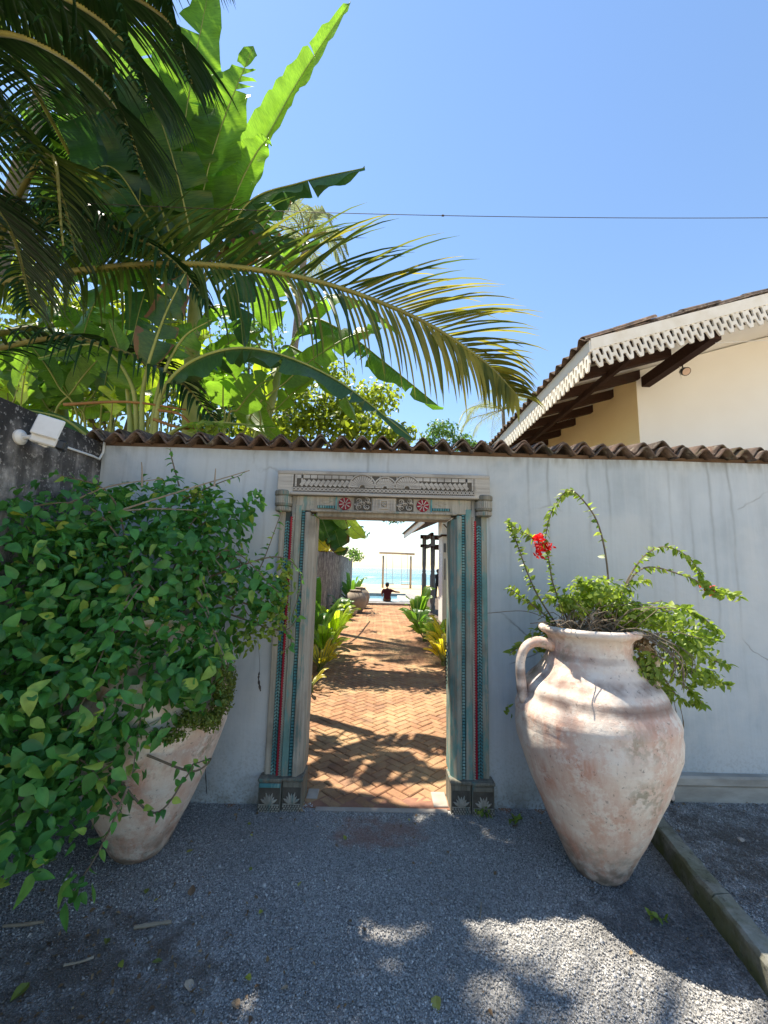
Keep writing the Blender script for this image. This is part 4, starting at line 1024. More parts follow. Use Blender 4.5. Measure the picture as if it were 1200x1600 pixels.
for p in [
    ([(222, 690), (225, 600), (255, 500), (291, 425)], (3.75, 3.55), .40, M_BAN3, (.1, -1, 0), .1, 4, .42),
    ([(235, 690), (250, 600), (285, 530), (330, 500)], (3.75, 3.6), .34, M_BAN, (.2, -1, .4), -.2, 4, .5),
    ([(240, 690), (255, 610), (310, 560), (400, 545), (520, 590), (645, 685)], (3.75, 3.35), .56, M_BAND, (0, -.55, 1), -.6, 7, .26),
    ([(205, 690), (200, 620), (190, 560), (170, 500)], (3.75, 3.9), .36, M_BAN2, (-.1, -1, 0), .1, 3, .4),
    ([(245, 700), (275, 672), (330, 660), (430, 668)], (3.75, 3.5), .24, M_BAN2, (0, -.4, 1), -.2, 3, .35),
    ([(215, 690), (205, 600), (150, 540), (60, 560)], (3.8, 3.5), .36, M_BAN2, (0, -.6, 1), -.3, 4, .3),
    ([(200, 700), (150, 690), (100, 655), (40, 640)], (3.7, 3.2), .26, M_BAND, (-.1, -.8, .8), -.2, 2, .1),
]: banana_leaf(A_(p[0], p[1]), p[2], p[3], b2, p[4], p[5], p[6], p[7], rr=.026)
for pts in ([(100, 632), (200, 628), (290, 640)], [(245, 640), (285, 650), (318, 690)], [(240, 655), (280, 668), (320, 672)]):
    MB().tube(spline(A_(pts, 3.7), 12), [.016-.0006*k for k in range(13)], 7).build('withered_stalk', M_RIBD, b2, smooth=True)
b3 = empty('banana_plant', (-2.0, 5.6, 0), 'banana plant with torn drooping leaves right of the palm frond', 'banana plant')
MB().tube(spline([(-2.0, 5.6, -.1), (-2.0, 5.6, 2), at(440, 560, 5.6)], 10), [.12-.004*k for k in range(11)], 12).build('pseudostem', M_RIB, b3, smooth=True)
for p in [
    ([(440, 570), (480, 500), (540, 520), (600, 565), (692, 640)], (5.6, 4.7), .62, M_BAN, (0, -.35, 1), -.95, 9, .14),
    ([(430, 570), (420, 480), (430, 420), (470, 380)], (5.6, 5.4), .6, M_BAN2, (.1, -1, .1), .1, 3, .2),
    ([(440, 570), (500, 470), (560, 470), (625, 520)], (5.6, 5.3), .5, M_BAN2, (0, -.4, 1), -.6, 5, .15),
    ([(420, 570), (380, 500), (330, 480), (280, 560)], (5.6, 5.2), .6, M_BAN2, (0, -.5, 1), -.5, 5, .15),
    ([(430, 570), (450, 540), (520, 590), (560, 660)], (5.6, 5.0), .55, M_BAN2, (0, -.4, 1), -.6, 4, .15),
    ([(430, 580), (400, 600), (390, 640), (440, 690)], (5.4, 4.6), .5, M_BAN2, (.2, -.9, .4), .1, 2, .2),
]: banana_leaf(A_(p[0], p[1]), p[2], p[3], b3, p[4], p[5], p[6], p[7])
b4 = empty('banana_plant', (-4.2, 5.6, 0), 'bright backlit banana plant at the far left behind the palm stalks', 'banana plant')
MB().tube(spline([(-4.2, 5.6, -.1), (-4.1, 5.6, 1.5), at(90, 600, 5.6)], 10), [.12-.004*k for k in range(11)], 12).build('pseudostem', M_RIB, b4, smooth=True)
for i in range(13):
    a = -1.35+i*.22; L = random.uniform(120, 210); x0, y0 = 100+random.uniform(-70, 90), 610+random.uniform(-30, 50)
    pts = [(x0, y0), (x0+math.sin(a)*L*.4, y0-math.cos(a)*L*.55), (x0+math.sin(a)*L*.9, y0-math.cos(a)*L*.85), (x0+math.sin(a)*L*1.3, y0-math.cos(a)*L*.7)]
    banana_leaf([at(90, 625, 5.6)]+A_(pts, (5.6+random.uniform(-.6, .4), 5.2+random.uniform(-.7, .7))), random.uniform(.4, .7), M_BAN2, b4, (random.uniform(-.3, .3), -1, .4), random.uniform(-.4, .2), 4, .18)
# large-leaf plant seen through the doorway over the garden wall
b5 = empty('sea_grape', (-2.1, 7.5, 0), 'broad leaved plant leaning over the garden wall inside the doorway', 'plant')
MB().tube(spline([(-2.1, 7.5, 0), (-2.0, 7.5, 1.8), at(500, 800, 7.4)], 10), [.06-.003*k for k in range(11)], 8).build('stem', M_STEM, b5)
for p in [([(495, 770), (530, 800), (555, 830), (571, 842)], .42, M_BRIGHT, (.2, -.8, .6), -.3), ([(500, 790), (520, 820), (530, 850), (536, 868)], .52, M_BAN3, (0, -1, .1), 0), ([(492, 790), (505, 815), (512, 835), (520, 845)], .45, M_BAN, (0, -1, 0), 0), ([(488, 830), (500, 845), (520, 856), (540, 858)], .30, M_CROTON, (0, -.8, .5), -.2), ([(485, 815), (492, 835), (505, 852), (515, 858)], .34, M_CROTON, (0, -1, .3), 0)]:
    banana_leaf(A_(p[0], (7.4, 7.0)), p[1], p[2], b5, p[3], p[4], 1, .08, n=16, rr=.008)
P = ellipsoid_leaves([el(555, 830, 9, .35, .3, .14), el(620, 812, 9, .25, .3, .08), el(545, 860, 11, .4, .4, .1), el(555, 868, 15, .4, 1.2, .22), el(600, 805, 9, .4, .2, .1)], 420, .07, .13, .1, .3)
vine = empty('wall_vine', (-1.5, 10, 1.9), 'leafy vine trailing along the top of the garden wall', 'vine')
leaves(vine, *P, M_TREE, name='foliage')
MB().tube(spline([at(490, 845, 9), at(520, 850, 10), at(550, 862, 13)], 12), .02, 5).build('stem', M_STEM, vine)

# ================================================================ coconut palms
pm = empty('coconut_palm', (-5.2, 4.6, 0), 'coconut palm at the left whose long yellowing frond arches over the wall', 'palm tree')
CRN = Vector((-5.2, 4.7, 4.3))
MB().tube(spline([(-5.3, 4.7, -.1), (-5.28, 4.7, 1.5), (-5.2, 4.7, 3.2), CRN], 20), [.19-.004*k for k in range(21)], 14).build('trunk', M_TRUNK, pm, smooth=True)
hero = [CRN, at(-60, 462, 4.25), at(120, 424, 4.1), at(300, 413, 3.95), at(480, 436, 3.85), at(640, 492, 3.75), at(750, 560, 3.7), at(808, 618, 3.65)]
frond(hero, 1.28, 124, pm, M_FRONDY, single=True, droop=.85, updroop=.45, rr=.052, width=.040, start=.20, up=(0, -1, .35), name='frond', seg=7, lean=.50, mat2=M_FROND)
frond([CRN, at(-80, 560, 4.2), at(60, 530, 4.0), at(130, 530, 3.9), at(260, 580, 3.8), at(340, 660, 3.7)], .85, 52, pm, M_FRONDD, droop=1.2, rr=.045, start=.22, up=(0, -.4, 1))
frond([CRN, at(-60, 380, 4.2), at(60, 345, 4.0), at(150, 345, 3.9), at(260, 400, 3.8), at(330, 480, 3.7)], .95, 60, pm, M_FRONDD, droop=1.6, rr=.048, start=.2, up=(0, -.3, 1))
for a, el_, L in ((R_(200), .5, 3.6), (R_(250), .6, 3.6), (R_(300), .8, 3.4), (R_(150), .6, 3.6), (R_(100), .6, 3.8), (R_(60), .7, 3.6), (R_(-35), .9, 3.3)):
    d = Vector((math.cos(a), math.sin(a), 0)); frond([CRN, CRN+d*L*.35+Vector((0, 0, L*.35*el_)), CRN+d*L*.75+Vector((0, 0, L*.35*el_)), CRN+d*L+Vector((0, 0, -.3))], .9, 40, pm, M_FROND, droop=1.3, rr=.045, seg=5)
# the taller palm: only the tips of its crown hang into the picture
pt = empty('coconut_palm', (-4.6, 3.0, 0), 'tall coconut palm whose dark fronds hang into the top left corner', 'palm tree')
CT = Vector((-4.3, 3.3, 7.3))
MB().tube(spline([(-4.7, 2.9, -.1), (-4.65, 3.0, 2.5), (-4.5, 3.2, 5), CT], 24), [.20-.004*k for k in range(25)], 14).build('trunk', M_TRUNK, pt, smooth=True)
TF = [  # fronds hanging into the corner, then the rest of the crown
    [CT, at(-60, -60, 3.6), at(120, -40, 3.5), at(260, 30, 3.4), at(300, 130, 3.3)], [CT, at(-120, 40, 3.5), at(40, 60, 3.3), at(170, 150, 3.2), at(230, 280, 3.1)], [CT, at(-160, 120, 3.6), at(-20, 170, 3.4), at(80, 270, 3.3), at(120, 400, 3.2)],
    [CT, at(-120, -40, 3.2), at(60, -20, 3.0), at(190, 60, 2.9), at(240, 170, 2.8)], [CT, at(-200, 230, 3.5), at(-80, 260, 3.3), at(10, 350, 3.2), at(50, 480, 3.1)], [CT, at(-60, -150, 3.8), at(160, -160, 3.9), at(290, -130, 4.0), at(350, -60, 4.0)],
    [CT, (-3.4, 2.8, 7.7), (-2.2, 2.3, 7.5), (-1.0, 1.9, 6.9)], [CT, (-3.9, 2.6, 7.7), (-3.4, 1.6, 7.4), (-3.0, .8, 6.5)], [CT, (-4.6, 4.4, 7.6), (-4.8, 5.6, 7.4), (-5, 6.4, 6.6)], [CT, (-5.5, 3.0, 7.7), (-6.6, 2.8, 7.2), (-7.4, 2.6, 6)], [CT, (-3.5, 3.0, 8.1), (-2.4, 2.7, 8.3), (-1.2, 2.6, 7.9)]]
for pts in TF:
    Ls, n_ = 1.15, 96
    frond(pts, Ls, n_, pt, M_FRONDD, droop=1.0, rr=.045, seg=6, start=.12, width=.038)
shade_palm = empty('coconut_palm', (-6.6, 6.0, 0), 'unseen very tall coconut palm added above the view to shade the forecourt', 'palm tree')  # added palm, wholly out of view, only there to shade the forecourt
CH = Vector((-5.4, 5.6, 11.4))
MB().tube(spline([(-6.6, 6.0, -.1), (-6.5, 6.0, 4), (-6.0, 5.8, 8), CH], 24), [.20-.004*k for k in range(25)], 12).build('trunk', M_TRUNK, shade_palm, smooth=True)
for tip, nn_, ww in (((-1.7, 4.95, 11.3), 26, .085), ((-2.3, 4.2, 11.5), 60, .045), ((-1.7, 4.5, 11.2), 24, .075)) + tuple((t_, 50, .045) for t_ in ((-3.0, 3.4, 11.6), (-7.5, 3.0, 11), (-8.8, 6.5, 11), (-6.5, 9, 11))):
    tp = Vector(tip); frond([CH, CH.lerp(tp, .35)+Vector((0, 0, .9)), CH.lerp(tp, .72)+Vector((0, 0, .8)), tp], 1.05, nn_, shade_palm, M_FROND, droop=.9, rr=.045, seg=5, start=.12, width=ww)
def far_palm(base, top, L, n, label, mat, nf=16, leafL=.8):
    p = empty('palm_tree', base, label, 'palm tree'); b, t = Vector(base), Vector(top)
    MB().tube(spline([b, b.lerp(t, .5)+Vector((.15, 0, 0)), t], 14), [.16-.004*k for k in range(15)], 8).build('trunk', M_TRUNK, p, smooth=True)
    for i in range(nf):
        a = i*2.4+.3; e = random.uniform(-.2, 1.1); d = Vector((math.cos(a), math.sin(a), 0))
        frond([t, t+d*L*.35+Vector((0, 0, L*.3*e)), t+d*L*.75+Vector((0, 0, L*.25*e-.1*L)), t+d*L*.95+Vector((0, 0, -.45*L*(1-.4*e)))], leafL, n, p, mat, droop=1.4, rr=.03, seg=4, width=.05)
t = at(786, 640, 24); far_palm((t.x, t.y, 0), t, 3.0, 30, 'pale distant palm beside the eave of the tiled house', M_FRONDH, 16, .8)
t = at(478, 372, 12); far_palm((t.x-.9, t.y, 0), t, 1.5, 26, 'distant palm peeping above the torn banana leaf', M_FRONDH, 14, .5)

# ================================================================ trees and undergrowth behind the wall
def tree(base, els, n, smin, smax, mat, label, cat_='tree', name='tree'):
    t = empty(name, base, label, cat_); b = Vector(base); mb = MB(); c = sum((Vector(e[0]) for e in els), Vector())/len(els)
    fork = b.lerp(c, .55); mb.tube(spline([b, b.lerp(fork, .5)+Vector((.05, 0, 0)), fork], 8), [.11-.006*k for k in range(9)], 8)
    for e in els: mb.tube(spline([fork, fork.lerp(Vector(e[0]), .5)+Vector((0, 0, .1)), Vector(e[0])], 8), [.05-.005*k for k in range(9)], 6)
    mb.build('trunk', M_STEM, t); leaves(t, *ellipsoid_leaves(els, n, smin, smax, .15, .35), mat, name='crown'); return t
tree((-2.3, 7.6, 0), [el(540, 640, 7.6, .75, .6, .55), el(590, 620, 7.8, .55, .5, .4), el(490, 650, 7.4, .7, .5, .6), el(460, 600, 7.6, .5, .5, .5), el(565, 670, 7.2, .8, .5, .35), el(430, 670, 7.2, .9, .5, .5), el(620, 680, 7.4, .5, .4, .3), el(520, 590, 7.8, .5, .5, .4)], 4200, .07, .14, M_BUSH, 'lime yellow leafy tree behind the drooping banana leaves')
tree((3.4, 15.4, 0), [el(690, 672, 15, .7, .6, .45), el(720, 690, 15, .6, .6, .4), el(672, 690, 15.2, .5, .5, .4), el(745, 700, 15, .5, .5, .3)], 1300, .09, .17, M_TREE, 'small round green tree between banana leaves and tiled roof')
tree((-4.5, 8.2, 0), [el(60, 480, 8.2, 1.2, .8, .9), el(170, 520, 8.4, 1.2, .8, .9), el(40, 600, 8, 1.3, .8, .9), el(150, 620, 8, 1.2, .8, .8), el(280, 600, 8.2, 1.2, .8, .8), el(250, 500, 8.3, 1.1, .8, .8), el(20, 420, 8.2, 1.1, .8, .8)], 3600, .12, .22, M_BUSH, 'broad backlit tree far left behind the bananas')
tree((-2.6, 8.6, 0), [el(370, 600, 8.6, 1.1, .8, .9), el(420, 660, 8.4, 1.1, .7, .6), el(330, 660, 8.2, 1.1, .7, .6), el(390, 520, 8.8, .9, .7, .7)], 2200, .10, .18, M_TREE, 'dense green tree behind the young banana stalks')
hb = empty('heliconia_clump', (-3.0, 4.6, 0), 'thicket of backlit broad leaves filling the gap above the coping at left', 'plant')
for i in range(48):
    x0 = random.uniform(-10, 440); y0 = 690; L = random.uniform(90, 190); a = random.gauss(0, .45); Yd = random.uniform(4.4, 6.2)
    pts = [(x0, y0), (x0+math.sin(a)*L*.4, y0-L*.5), (x0+math.sin(a)*L*.9, y0-L*.85), (x0+math.sin(a)*L*1.25, y0-L*.95)]
    W3 = A_(pts, (Yd, Yd-.3)); W3[0].x = min(W3[0].x, -1.2); banana_leaf([Vector((min(W3[0].x*.97, -1.9-random.random()*.3), Yd+.1, -.03))]+W3, random.uniform(.22, .42), random.choice((M_BAN2, M_BAN2, M_BAN, M_BRIGHT)), hb, (random.uniform(-.5, .5), -1, .3), random.uniform(-.2, .2), 3, .48, n=26)
# sprig of soft leaves poking over the coping
sg = empty('vine_sprig', tuple(at(310, 672, 3.25)), 'small pale leaved sprig on top of the coping tiles', 'vine')
leaves(sg, *ellipsoid_leaves([el(325, 668, 3.3, .16, .08, .07)], 60, .05, .08, .1, .1), M_LEAF_L)
MB().tube(spline([at(300, 690, 3.3), at(325, 675, 3.3), at(345, 660, 3.3)], 8), .004, 5).build('stem', M_STEMG, sg)
# ================================================================ tiled house on the right
GY, HY = 4.2, 5.46                       # gable edge of the roof, front wall
ec = at(920, 541, GY); EX, EZ = ec.x, ec.z               # lower corner of the roof
SL = math.tan(R_(16.8)); HX = at(997, 640, HY).x; HB = 13.0
def rz(x): return EZ+(x-EX)*SL
hs = empty('tiled_house', (HX, HY, 0), 'cream and yellow house with low tiled roof and white fretwork eaves', 'house')
XR = 9.0
MB().prism([(HX, -.05), (XR, -.05), (XR, rz(XR)-.02), (HX, rz(HX)-.02)], frame_from((0, HY+.2, 0), (1, 0, 0), (0, 0, 1), (0, -1, 0)), .2).build('front_wall', M_CREAM, hs)
MB().prism([(HY+.003, -.05), (HB, -.05), (HB, rz(HX)-.02), (HY+.003, rz(HX)-.02)], frame_from((HX-.003, 0, 0), (0, 1, 0), (0, 0, 1), (1, 0, 0)), .2).build('side_wall', M_YELLOW, hs)
rd = MB().prism([(EX+.03, rz(EX+.03)), (XR, rz(XR)), (XR, rz(XR)+.05), (EX+.03, rz(EX+.03)+.05)], frame_from((0, HB, 0), (1, 0, 0), (0, 0, 1), (0, -1, 0)), HB-GY-.02).build('roof', M_CREAM, hs)
# eave course and rake tiles, each its own
htm = [tile_mesh(.2, .42, a, .014, slope=0) for a in (.032, .036, .03)]
for t_ in htm: t_.materials.append(M_TILE)
ang = math.atan(SL); y = GY+.08
while y < HB:
    for row in range(3):
        o = link_mesh('roof_tile', random.choice(htm)); u = -.06+row*.36
        o.matrix_basis = Matrix.Translation((EX+u*math.cos(ang), y+random.uniform(-.01, .01), EZ+.095+u*math.sin(ang)+(.012 if row else 0))) @ Matrix.Rotation(-ang-.03, 4, 'Y') @ Matrix.Rotation(R_(-90), 4, 'Z') @ Matrix.Rotation(random.gauss(0, .02), 4, 'Y')
        setparent(o, rd)
    y += .2
g = MB()
cap = MB(); n = 10
for j in range(4):
    for k in range(n+1):
        a = math.pi*k/n; r = .085*(1-.05*j)
        cap.v.append((.48*j/3, r*math.cos(a), r*.8*math.sin(a)+.002*j))
for j in range(4):
    for k in range(n+1):
        a = math.pi*k/n; r = .070*(1-.05*j)
        cap.v.append((.48*j/3, r*math.cos(a), r*.8*math.sin(a)+.002*j))
o_ = 4*(n+1)
for j in range(3):
    for k in range(n): a = j*(n+1)+k; cap.f.append((a, a+1, a+n+2, a+n+1)); cap.f.append((o_+a+1, o_+a, o_+a+n+1, o_+a+n+2))
for k in range(n): cap.f.append((k+1, k, o_+k, o_+k+1))
for j in range(3):
    for k in (0, n): a = j*(n+1)+k; cap.f.append((a, a+n+1, o_+a+n+1, o_+a))
cme = cap.mesh('rake_tile', True); cme.materials.append(M_TILE)
x = EX-.04; i = 0
while x < XR:
    o = link_mesh('rake_tile', cme); o.matrix_basis = Matrix.Translation((x, GY+.06+random.uniform(-.012, .012), rz(x)+.085+(.02 if i % 2 else 0))) @ Matrix.Rotation(-ang-.035+random.gauss(0, .02), 4, 'Y') @ Matrix.Rotation(random.gauss(0, .03), 4, 'Z'); setparent(o, rd)
    x += .40*math.cos(ang); i += 1
# barge board and eave board
MB().prism([(EX+.01, rz(EX+.01)-.06), (XR, rz(XR)-.06), (XR, rz(XR)+.075), (EX+.01, rz(EX+.01)+.075)], frame_from((0, GY-.005, 0), (1, 0, 0), (0, 0, 1), (0, -1, 0)), .025).build('barge_board', M_FRET, rd)
MB().bb(EX-.005, EX+.022, GY-.02, HB, EZ-.075, EZ+.062).build('eave_board', M_CREAM, rd)
# fretwork: one pierced picket per motif
def picket():
    m = MB(); k = 10
    out, inn = [], []
    for i in range(k): t = i/(k-1); out.append((.042*math.sin(math.pi*(.2+.74*t))**.5+.002, -.155*t))
    for i in range(k): t = 1-i/(k-1); out.append((-.042*math.sin(math.pi*(.2+.74*t))**.5-.002, -.155*t))
    for (x_, y_) in out: inn.append((x_*.42, -.078+(y_+.078)*.52))
    I = Matrix.Identity(4); m.ring(out, inn, I, .02)
    for s_ in (-1, 1):
        m.prism([(s_*.026, -.098), (s_*.062, -.090), (s_*.062, -.062), (s_*.026, -.055)][::s_], I @ Matrix.Translation((0, 0, .001)), .018)
        m.prism([(s_*.012, .012), (s_*.012, -.022), (s_*.040, -.006), (s_*.0615, .012)][::-s_], I @ Matrix.Translation((0, 0, .001)), .018)
    return m
pme = picket().mesh('fret_picket'); pme.materials.append(M_FRET)
x = EX+.06; ca, sa = math.cos(ang), math.sin(ang)
while x < 7.2:
    o = link_mesh('fret_picket', pme); o.matrix_basis = frame_from((x, GY-.006, rz(x)-.072), (1, 0, SL), (0, 0, 1), (0, -1, 0)); 
    o.matrix_basis = Matrix.Translation((x, GY-.004, rz(x)-.068)) @ Matrix.Rotation(-ang, 4, 'Y') @ Matrix.Rotation(R_(90), 4, 'X'); o.scale = (1, 1.35, 1); setparent(o, rd); x += .122*ca
y = GY+.06
while y < 10.5:
    o = link_mesh('fret_picket', pme); o.matrix_basis = Matrix.Translation((EX+.016, y, EZ-.078)) @ Matrix.Rotation(R_(-90), 4, 'Z') @ Matrix.Rotation(R_(90), 4, 'X'); o.scale = (1, 1.35, 1); setparent(o, rd); y += .122
# timbers: rafters under the side eave, plate, projecting purlin, barge rafter
y = GY+.62
while y < HB-.5:
    L = MB().prism([(EX+.05, rz(EX+.05)-.16), (HX+.02, rz(HX)-.16), (HX+.02, rz(HX)-.03), (EX+.05, rz(EX+.05)-.03)], frame_from((0, y+.045, 0), (1, 0, 0), (0, 0, 1), (0, -1, 0)), .09); L.build('rafter', M_BROWN, rd); y += .62
MB().prism([(EX+.10, rz(EX+.10)-.17), (XR, rz(XR)-.17), (XR, rz(XR)-.04), (EX+.10, rz(EX+.10)-.04)], frame_from((0, GY+.15, 0), (1, 0, 0), (0, 0, 1), (0, -1, 0)), .09).build('barge_rafter', M_BROWN, rd)
MB().bb(EX+.55, EX+.61, GY+.10, HB, rz(EX+.5)-.21, rz(EX+.5)-.13).build('wall_plate', M_BROWN, rd)
pxx = at(1118, 540, GY+.05).x
for px_ in (pxx, pxx+3.2):
    MB().bb(px_-.06, px_+.06, GY+.03, HY+.02, rz(px_)-.30, rz(px_)-.15).build('purlin', M_BROWN, rd)
# black spot lamp hung from the purlin
lp = at(1071, 580, 4.85); sp = empty('eave_spot_lamp', tuple(lp), 'small black spot lamp under the eave of the cream house', 'lamp')
MB().tube([lp+Vector((-.03, -.05, -.03)), lp+Vector((-.02, .0, 0)), lp+Vector((-.015, .05, .02))], [.055, .05, .03], 14).build('lamp_head', M_BLACK, sp, smooth=False)
MB().tube([lp+Vector((-.031, -.055, -.0335)), lp+Vector((-.0305, -.051, -.0305))], [.046, .046], 14).build('lens', M_LENS, sp)
MB().tube([lp+Vector((-.01, .03, .03)), lp+Vector((-.01, .03, .11)), lp+Vector((-.01, .02, .16))], .008, 6).build('bracket', M_BLACK, sp)
MB().tube(spline([lp+Vector((-.07, .0, .06)), lp+Vector((-.07, 0, -.04)), lp+Vector((-.06, 0, -.10))], 6), .004, 5).build('cable', M_WHITE, sp)
# stay wire from the purlin
MB().tube([at(1118, 536, GY+.05), at(1260, 528, GY+.3)], .004, 5).build('stay_wire', M_WHITE, hs)

# ================================================================ overhead wire
ow = MB(); a, b = at(-120, 312, 3.6), at(1340, 347, 3.6)
pts = [a.lerp(b, k/40)+Vector((0, 0, -.10*(1-(2*k/40-1)**2))) + Vector((0, 0, .10*.6)) for k in range(41)]
ow.tube(pts, .0032, 6); o = ow.build('overhead_cable', M_IRON); tag(o, 'thin dark cable strung across the sky above the wall', 'cable')
ck = MB().tube([pts[22]+Vector((-.012, 0, 0)), pts[22]+Vector((.012, 0, 0))], .009, 6); ck.build('cable_joint', M_IRON, o)

# ================================================================ security camera on the stained wall
XW = -2.10
sc_ = empty('security_camera', tuple(atx(36, 682, XW)), 'white box security camera with black nose on the stained wall', 'security camera')
bp = atx(30, 683, XW); 
m = MB(); m.tube([bp+Vector((-.002, 0, 0)), bp+Vector((.012, 0, 0)), bp+Vector((.028, 0, 0))], [.044, .044, .026], 20); m.build('base_plate', M_WHITE, sc_, smooth=False)
j = bp+Vector((.075, .01, .005)); MB().tube([bp+Vector((.02, 0, 0)), j], .013, 10).build('arm', M_WHITE, sc_, smooth=True)
dirc = (Vector((.70, .30, -.16))).normalized(); rgt = dirc.cross(Vector((0, 0, 1))).normalized(); upc = rgt.cross(dirc)
Mc = frame_from(j+dirc*.055, dirc, -rgt, upc)
bx_ = MB(); bx_.box(Mc.translation, (.13, .062, .058), Mc.to_3x3()); bx_.build('housing', M_WHITE, sc_, bevel=.008)
nb = Mc @ Vector((.085, 0, -.004)); b2_ = MB(); b2_.box(nb, (.045, .064, .060), Mc.to_3x3()); b2_.build('nose', M_BLACK, sc_, bevel=.010)
pn = Mc @ Vector((0.0, -.036, .075)); Mp = Mc.to_3x3() @ Matrix.Rotation(R_(-6), 3, 'X'); b3_ = MB(); b3_.box(pn, (.135, .014, .125), Mp); b3_.build('panel', M_WHITE, sc_, bevel=.006)
cdp = [Mc @ Vector((.06, .02, -.02)), atx(84, 690, XW+.012), atx(110, 701, XW+.012), atx(146, 713, XW+.012), atx(154, 714, XW+.012)]
cd_ = MB(); cd_.tube([cdp[1], cdp[2], cdp[3], cdp[3]+Vector((.0, .06, -.005)), Vector((XW+.012, WY-.015, at(158, 708, WY).z)), Vector((XW+.014, WY-.015, WZ+.03))], .0085, 8)
o = cd_.build('cable_conduit', M_WHITE, smooth=True); tag(o, 'thin white cable conduit bent up under the coping tiles', 'conduit')
cc = MB(); cc.tube(spline([cdp[1], Mc @ Vector((.02, .01, -.03)), Mc @ Vector((-.02, 0, -.03))], 8), .006, 6); cc.build('cable', M_WHITE, sc_)

# ================================================================ small things on the ground
gl = atz(1056, 1262, .085); gs = empty('ground_spotlight', tuple(gl), 'black garden spotlight with pale lens beside the right urn', 'lamp')
gd = Vector((.55, -.75, .25)).normalized(); gc = gl+Vector((-.01, .06, .045))
MB().tube([gc-gd*.05, gc-gd*.03, gc+gd*.025, gc+gd*.03], [.022, .036, .040, .036], 16).build('lamp_head', M_BLACK, gs)
MB().tube([gc+gd*.0305, gc+gd*.034], [.030, .026], 16).build('lens', M_LENS, gs)
MB().tube([gc+Vector((0, 0, -.02)), gc+Vector((0, .01, -.08))], .008, 6).build('spike', M_BLACK, gs)
def chunk(name, p, s, mat, label, cat_):
    m = MB(); n = 9
    bm = bmesh.new(); bmesh.ops.create_icosphere(bm, subdivisions=1, radius=1)
    for v in bm.verts: v.co = Vector((v.co.x*s*random.uniform(.7, 1.2), v.co.y*s*.8*random.uniform(.7, 1.2), v.co.z*s*.55*random.uniform(.7, 1.2)))+Vector(p)
    me = bpy.data.meshes.new(name); bm.to_mesh(me); bm.free(); return tag(link_mesh(name, me, mat), label, cat_)
chunk('stone', atz(1158, 1312, .10), .022, M_STONE, 'pinkish pebble on the dark raised bed at right', 'stone')
FT = [leaf_template('ovate', 1, .74, f, c) for f, c in ((.5, -.25), (.2, .3), (.7, -.4), (.3, -.1))]
fme = {}
for mt in (M_FALLEN, M_FALLENB):
    for k, (V, Fq) in enumerate(FT):
        me = bpy.data.meshes.new('fallen_leaf'); me.from_pydata([tuple(v) for v in V], [], [tuple(f) for f in Fq]); me.materials.append(mt); fme[(mt.name, k)] = me
FL = [(46, 1535, .055, 0, 'big ragged green leaf in the bottom left corner'), (290, 1532, .05, 1, 'curled tan leaf at lower left below the yellow leaf'), (254, 1501, .034, 0, 'yellow leaf lying left of centre on the gravel'), (298, 1400, .045, 2, 'pale dry leaf near the foot of the left urn'),
      (291, 1332, .03, 0, 'small bright yellow leaf right of the left urn base'), (188, 1502, .028, 0, 'pale green leaf on the dark soil patch'), (168, 1466, .034, 0, 'yellow green leaf on the left of the dark soil patch'), (230, 1388, .030, 0, 'dull green leaf close below the left urn'), (247, 1404, .018, 0, 'tiny green leaf just under the left urn'),
      (681, 1555, .05, 0, 'large green leaf at bottom centre'), (393, 1527, .026, 0, 'light green leaf left of bottom centre'), (607, 1361, .024, 0, 'pale green leaf on the gravel below the threshold'), (541, 1312, .026, 0, 'whitish green leaf on the brick dust'), (638, 1279, .02, 0, 'small pale leaf beside the threshold edge'), (465, 1385, .022, 0, 'bright green leaf left of the path axis'), (390, 1360, .022, 0, 'green leaf nearest the left jamb'),
      (410, 1422, .026, 0, 'folded green leaf on open gravel left of centre'), (387, 1286, .022, 0, 'yellow leaf in front of the left base block'), (395, 1306, .016, 0, 'tiny pale leaf below the left base block'), (451, 1541, .028, 2, 'dark brown leaf scrap left of bottom centre'), (366, 1562, .04, 2, 'brown leaf fragment near the bottom left'), (801, 1292, .035, 2, 'reddish dry leaf by the wall right of the frame'), (812, 1310, .02, 0, 'small green leaf beside the reddish dry leaf'), (1062, 1300, .025, 1, 'beige leaf on the raised bed by the spotlight')]
for i, (px, py, s, k, lab) in enumerate(FL):
    o = link_mesh('fallen_leaf', fme[((M_FALLENB if k else M_FALLEN).name, i % 4)]); p = atz(px, py, .012 if px < 1040 else .10)
    o.location = p; o.scale = (s*1.15,)*3; o.rotation_euler = (random.gauss(0, .3), random.gauss(0, .2), random.random()*6.28); tag(o, lab, 'leaf', 'fallen leaves on the gravel')
TW = [([(210, 1449), (240, 1444), (268, 1440)], .008, 'thick pale stick lying on the dark soil at left'), ([(5, 1447), (40, 1444), (68, 1440)], .007, 'brown stick at the far left under the bush'), ([(100, 1508), (125, 1503), (147, 1495)], .005, 'forked dry twig on the soil patch'), ([(752, 1410), (751, 1425), (750, 1433)], .003, 'thin white straw standing out on the gravel')]
for pts, r, lab in TW:
    m = MB(); P = [atz(x, y, .014) for x, y in pts]; m.tube(spline(P, 8), [r*random.uniform(.7, 1.2) for k in range(9)], 7); tag(m.build('twig', M_DRYTWIG), lab, 'twig', 'sticks on the gravel')
